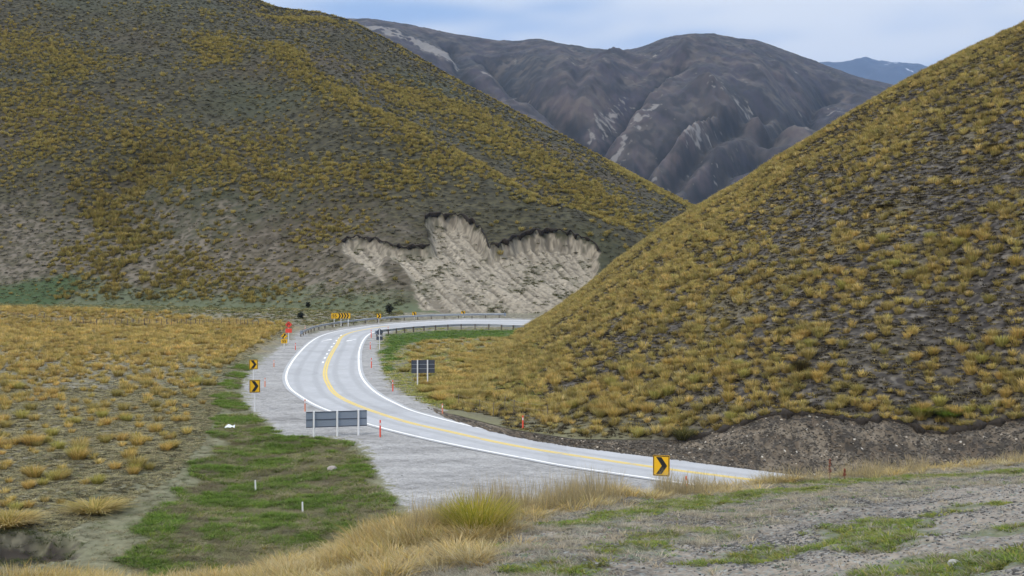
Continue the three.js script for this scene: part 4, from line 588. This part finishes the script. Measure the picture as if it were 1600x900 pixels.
bush(608.5, 491, 0.85, 2.0, 'large dark shrub at the foot of the left hill behind the far guardrail', 180);
bush(470, 499, 0.62, 1.2, 'round dark shrub between the red sign and the 55 board', 180);
bush(481, 480, 0.42, 1.0, 'small dark shrub on the slope above the round dark one', 180);
// stones
function stone(px, py, r, mat, label, fn, dmin, dmax) { const [x, d] = pick(fn, px, py, dmin, dmax), g = new THREE.IcosahedronGeometry(r, 3), P = g.attributes.position; for (let i = 0; i < P.count; i++) { const v = new THREE.Vector3().fromBufferAttribute(P, i), k = 1 + 0.25 * noise(v.x / r * 1.3 + px, v.y / r * 1.3 + v.z / r); P.setXYZ(i, v.x * k * 1.15, v.y * k * 0.8, v.z * k); } g.computeVertexNormals(); const m = tag(mesh('stone', g, mat), label, 'stone'); m.position.set(x, fn(x, d) + r * 0.3, -d); return m; }
stone(1491, 883, 0.047, std(0.33, 0.33, 0.31), 'grey round stone in the green turf at the lower right', bankH, 5, 40);
stone(519, 735, 0.22, std(0.30, 0.27, 0.25), 'pale boulder lying in the verge below the gravel', groundH, 30, 120);
{ const [x, d] = pick(groundH, 359, 670, 30, 140), g = new THREE.PlaneGeometry(0.62, 0.34, 14, 8).rotateX(-1.2), P = g.attributes.position; for (let i = 0; i < P.count; i++) { const a = P.getX(i), b = P.getY(i); P.setXYZ(i, a + 0.05 * noise(a * 9, b * 9), b + 0.09 * noise(a * 6 + 3, b * 6), P.getZ(i) + 0.12 * noise(a * 5, b * 5 + 8)); } g.computeVertexNormals(); const m = tag(mesh('litter', g, new THREE.MeshStandardMaterial({ color: 0xdfe6ea, roughness: 0.7, side: THREE.DoubleSide })), 'crumpled white scrap lying on the green verge left of the gravel', 'litter'); m.position.set(x, groundH(x, d) + 0.16, -d); }

// ---------------------------------------------------------------- ground cover
const grassG = [0, 1].map(k => tuft({ n: 26, rb: 0.12, h: 0.2, lean: 0.7, droop: 0.4, w: 0.016, cols: GREEN, seed: 80 + k, seg: 2 })), strawG = [0, 1].map(k => tuft({ n: 34, rb: 0.10, h: 0.48, lean: 0.55, droop: 0.3, w: 0.008, cols: STRAW, seed: 84 + k, seg: 3 })), goldG = [0, 1].map(k => tuft({ n: 44, rb: 0.13, h: 0.5, lean: 0.55, droop: 0.35, w: 0.009, cols: [...GOLD, ...STRAW], seed: 88 + k, seg: 3 })), greyG = [0, 1].map(k => tuft({ n: 30, rb: 0.12, h: 0.26, lean: 0.9, droop: 0.5, w: 0.009, cols: GREY, seed: 92 + k, seg: 2 })), sageG = [tuft({ n: 30, rb: 0.08, h: 0.07, lean: 1.1, droop: 0.5, w: 0.022, cols: SAGE, seed: 96, seg: 2 })];
{ // green verge between the flat and the gravel, grass inside the bend
  const r = rng(401), gr = [], dead = [], side = [];
  for (let i = 0; i < 260000; i++) { const d = Math.sqrt(mix(34 * 34, 112 * 112, r())), u = mix(-0.42, -0.08, r()), x = u * d; const n1 = fbm(x * 0.25, d * 0.25, 3), n2 = fbm(x * 1.7 + 5, d * 1.7, 3), g = sdGreen(x, d) + 2.2 * n1 + 0.7 * n2; if (g < 0.2 || paved(x, d) + 1.3 * n2 + 1.2 * n1 > 0.15) continue;
    const lush = n1 * 0.7 + n2 * 0.6 + 0.12; const dk = fbm(x * 0.5 + 31, d * 0.5, 3); if (dk > 0.16) { if (r() < 0.28) dead.push([x, d, 0.7 + r() * 0.8, 0.5 + r() * 0.7, r() < 0.3 ? [0.62, 0.54, 0.52] : [0.72, 0.78, 0.52]]); continue; }
    const s = 0.8 + 0.9 * r(); const b = 0.6 + 0.8 * r(); if (r() < sst(-0.05, 0.5, lush) * 0.7 + 0.06) gr.push([x, d, s * 1.0, s * 1.05, [b * (1.12 + 0.9 * r() * sst(0.35, -0.2, lush)), b * 1.08, b * 0.95]]); else if (r() < 0.5) dead.push([x, d, s, s * 0.55, [b * 0.9, b * 0.92, b * 0.72]]); }
  for (let i = 0; i < 20000; i++) { const [x, d] = floorAt(mix(590, 850, r()), mix(512, 640, r())); const n2 = fbm(x * 1.7 + 5, d * 1.7, 3); if (paved(x, d) + 0.75 * n2 > -0.1) continue; const k = sdInnerGreen(x, d) + n2 + 1.6 * noise(x * 0.3, d * 0.3) > 0.3; if (!k && r() > 0.25) continue; const s = 1 + r(); side.push([x, d, s * 1.4, s * (k ? 0.8 : 0.6), k ? tint(r, 0.3, 0.15) : [2.6, 1.6, 2.0]]); }
  scatter('turf', grassG, gr, 'short green grass in the verge between flat and gravel'); scatter('dead_grass', greyG, dead, 'grey dead stalks among the green verge'); scatter('turf', grassG, side, 'green grass on the inside of the far bend');
}
{ // near bank
  const r = rng(402), gr = [], st = [], go = [], dead = [], sg = [];
  for (let i = 0; i < 130000; i++) { const d = Math.sqrt(mix(6 * 6, 34 * 34, r())), u = mix(-0.53, 0.53, r()), x = u * d, t = d - crestD(u), n = fbm(x * 0.9 + 4, d * 0.9, 3), m = fbm(x * 0.35 + 14, d * 0.35, 2), s = 0.6 + 0.8 * r(); const y = bankH(x, d); if (y < floorH(x, d)) continue;
    const left = sst(0.06, -0.05, u), crest = sst(-1.6, 0.3, t + n) * sst(9, 3, t), gA = sdFg(x, d) + 0.35 * n;
    if (gA + 0.9 * fbm(x * 1.5, d * 1.5, 3) - 0.15 * r() > 0.12 && t < 3) { const q = r(), b = 0.6 + 0.8 * r(); if (q < 0.78) gr.push([x, d, 0.5 * s, 0.26 * s + 0.14 * sst(-2, 0, t), [b * (1.1 + 0.5 * r()), b, b], y]); else if (q < 0.88) dead.push([x, d, 0.45 * s, 0.4 * s, tint(r, 0.3, 0.08), y]); continue; }
    const dens = (0.75 * crest + left * sst(-5, -2, t + 2 * n)) * sst(-0.12, 0.16, fbm(x * 0.8 + 21, d * 0.8, 3)) * mix(1, 0.6, sst(0.1, 0.3, u));
    if (r() < dens * (0.35 + 0.4 * sst(-0.3, 0.3, n)) * mix(1, 0.55, sst(0.25, 0.4, u))) { const h = (0.55 + 0.6 * sst(-0.2, 0.4, m)) * mix(1, 0.55, sst(0.08, 0.3, u)); if (r() < 0.30 + 0.5 * left * sst(-0.1, 0.3, m)) go.push([x, d, s * 0.9, s * h * 0.9, tint(r, 0.2, 0.1), y]); else if (r() < mix(0.35, 0.8, left)) st.push([x, d, s * 0.9, s * h, tint(r, 0.22, 0.05), y]); else dead.push([x, d, s, s * 0.9 * h, tint(r, 0.3, 0.06), y]); }
    else if (t < 3 && r() < 0.35 + 0.4 * left + 0.3 * crest) { if (sdBare(x, d) > 0.6 + n && r() > 0.05) continue; const q = r(); if (q < 0.55) dead.push([x, d, 0.5 * s, 0.42 * s, tint(r, 0.3, 0.08), y]); else if (q < 0.85 && n > 0) sg.push([x, d, 0.9 * s, 0.9 * s, tint(r, 0.2, 0.05), y]); else if (q > 0.93) gr.push([x, d, 0.4 * s, 0.3 * s, tint(r, 0.25, 0.15), y]); }
  }
  scatter('turf', grassG, gr, 'patches of green grass on the near bank'); scatter('dry_grass', strawG, st, 'pale dry grass stems along the crest of the near bank'); scatter('golden_grass', goldG, go, 'long golden grass at the front of the near bank'); scatter('dead_grass', greyG, dead, 'short grey dead grass on the near bank'); scatter('herb', sageG, sg, 'low grey-green herbs on the near bank');
}
{ // pebbles
  const peb = [0, 1, 2].map(k => { const g = new THREE.IcosahedronGeometry(1, 1), P = g.attributes.position; for (let i = 0; i < P.count; i++) { const x = P.getX(i), y = P.getY(i), z = P.getZ(i), q = 1 + 0.35 * noise(x * 1.7 + k * 9, y * 1.7 + z * 1.3); P.setXYZ(i, x * q * 1.2, y * q * 0.7, z * q); } g.computeVertexNormals(); return g; });
  const pm = new THREE.MeshStandardMaterial({ roughness: 0.95 }), r = rng(403), a = [], b = [], c = [];
  for (let i = 0; i < 200000; i++) { const d = Math.sqrt(mix(6.5 * 6.5, 27 * 27, r())), u = mix(-0.1, 0.53, r()), x = u * d, t = d - crestD(u); if (t > 0.5) continue; const n = fbm(x * 0.45 + 50, d * 0.6, 3), k = sst(-0.1, 0.35, n) * sst(0, 0.15, u); if (r() > 0.10 + 0.8 * k || sdFg(x, d) > 0.1) continue; const s = 0.006 + 0.03 * r() * r() * r(), v = 0.05 + 0.26 * r() * r(); a.push([x, d, s, s, [v, v * 0.98, v * 0.95], bankH(x, d)]); }
  for (let i = 0; i < 9000; i++) { const u = mix(0.02, 0.5, r()), t = Math.pow(r(), 1.1), A = baseD(u) - 0.1, B = toeD(u), d = A + t * (B - A), x = u * d, h0 = plane(A) - 0.06, h1 = EYE - (toeY(u) - HORIZON) / FOC * B - 0.03; const s = (0.02 + 0.06 * r() * r()) , v = r() < 0.025 ? 0.3 + 0.2 * r() : 0.05 + 0.11 * r() * r(); const tall = clamp((h1 - h0) / 2); b.push([x, d, s, s, [v, v * 0.88, v * 0.72], mix(h0, h1, Math.pow(t, 0.85)) + Math.sin(Math.PI * t) * cutRough(x, t, tall)]); }
  for (let i = 0; i < 16000; i++) { const d = Math.sqrt(mix(45 * 45, 110 * 110, r())), u = mix(-0.27, 0.1, r()), x = u * d; if (sdRoad(x, d) > -0.8) continue; const q = paved(x, d); if (q < -0.9 || q > 9) continue; if (r() < sst(0, 3, q) * 0.75) continue; const s = 0.015 + 0.04 * r() * r() * r(), v = 0.2 + 0.3 * r(); c.push([x, d, s, s, [v, v, v * 0.98], floorH(x, d)]); }
  scatter('pebbles', peb, a, 'loose pebbles on the near bank', pm, 'pebbles'); scatter('rubble', peb, b, 'stones and clods in the roadside cutting', pm, 'stones'); scatter('loose_gravel', peb, c, 'loose stones on the gravel lay-by', pm, 'gravel');
}
{ // scrub and stones on the pale slip
  const r = rng(404), l = []; for (let i = 0; i < 30000; i++) { const x = mix(-60, 40, r()), d = mix(184, 290, r()), s = sdScar(x, d); if (s < 1) continue; const n = fbm(x * 0.16 + 11, d * 0.16, 3); if (r() > 0.06 + 0.5 * sst(0.1, 0.3, n)) continue; const q = 0.6 + 0.9 * r(); l.push([x, d, q, q, [0.9, 1.0, 0.8]]); }
  scatter('slip_scrub', heathT, l, 'sparse dark scrub growing on the pale slip');
}
{ // pale rough grass where the flat meets the verge, growth in the hollow, turf hanging over the cutting
  const r = rng(405), pale = [], lipG = [], wisp = [];
  for (let i = 0; i < 60000; i++) { const d = Math.sqrt(mix(34 * 34, 120 * 120, r())), u = mix(-0.5, -0.1, r()), x = u * d, g = sdGreen(x, d), f = sdField(x, d); if (paved(x, d) > -0.3 || g > 2 || (f > 1.5 && d > 60 && r() > 0.3) || g < -9) continue; const s = 0.5 + 0.9 * r(), v = 0.4 + 0.6 * r(), in0 = Math.hypot(x - pit[0], d - pit[1]) < 2.2; if (r() < (in0 ? 1 : 0.45)) pale.push([x, d, s, s * (in0 ? 1 : 0.5), in0 ? [v * 0.4, v * 0.55, v * 0.25] : r() < 0.35 ? [v * 0.55, v * 0.75, v * 0.4] : [v, v * 0.98, v * 0.78]]); }
  for (let px = 1064; px < 1600; px += 1.1) { const u = (px - 800) / FOC, d = toeD(u) + (r() - 0.3) * 0.5, s = 0.3 + 0.5 * r(); if (noise(px * 0.05, 2) + 0.5 * noise(px * 0.17, 7) > 0.02 && r() < 0.5) lipG.push([u * d, d, s, s * 0.8, tint(r, 0.3, 0.08), EYE - (toeY(u) - HORIZON) / FOC * toeD(u) - 0.02]); }
  for (let i = 0; i < 2600; i++) { const px = 640 + 960 * Math.pow(r(), 1.25), u = (px - 800) / FOC, d = crestD(u) + (r() - 0.35) * 2.4, x = u * d; if (fbm(x * 0.5 + 2, d * 0.5, 2) < 0.05) continue; const s = 0.7 + 0.6 * r(); if (r() < 0.45) wisp.push([x, d, s * 0.8, s * mix(1.5, 0.85, sst(0, 0.25, u)), [0.9, 0.95, 1.15], bankH(x, d)]); }
  scatter('rough_grass', greyG, pale, 'pale rough grass between the tussock flat and the green verge'); scatter('lip_grass', tussMid, lipG, 'small tussocks fringing the top of the roadside cutting'); scatter('seeding_grass', [tuft({ n: 14, rb: 0.1, h: 0.6, lean: 0.35, droop: 0.25, w: 0.007, cols: STRAW, seed: 98, seg: 3 })], wisp, 'tall pale seeding grass along the crest of the near bank');
}
console.log(JSON.stringify(stats));
renderer.render(scene, camera);
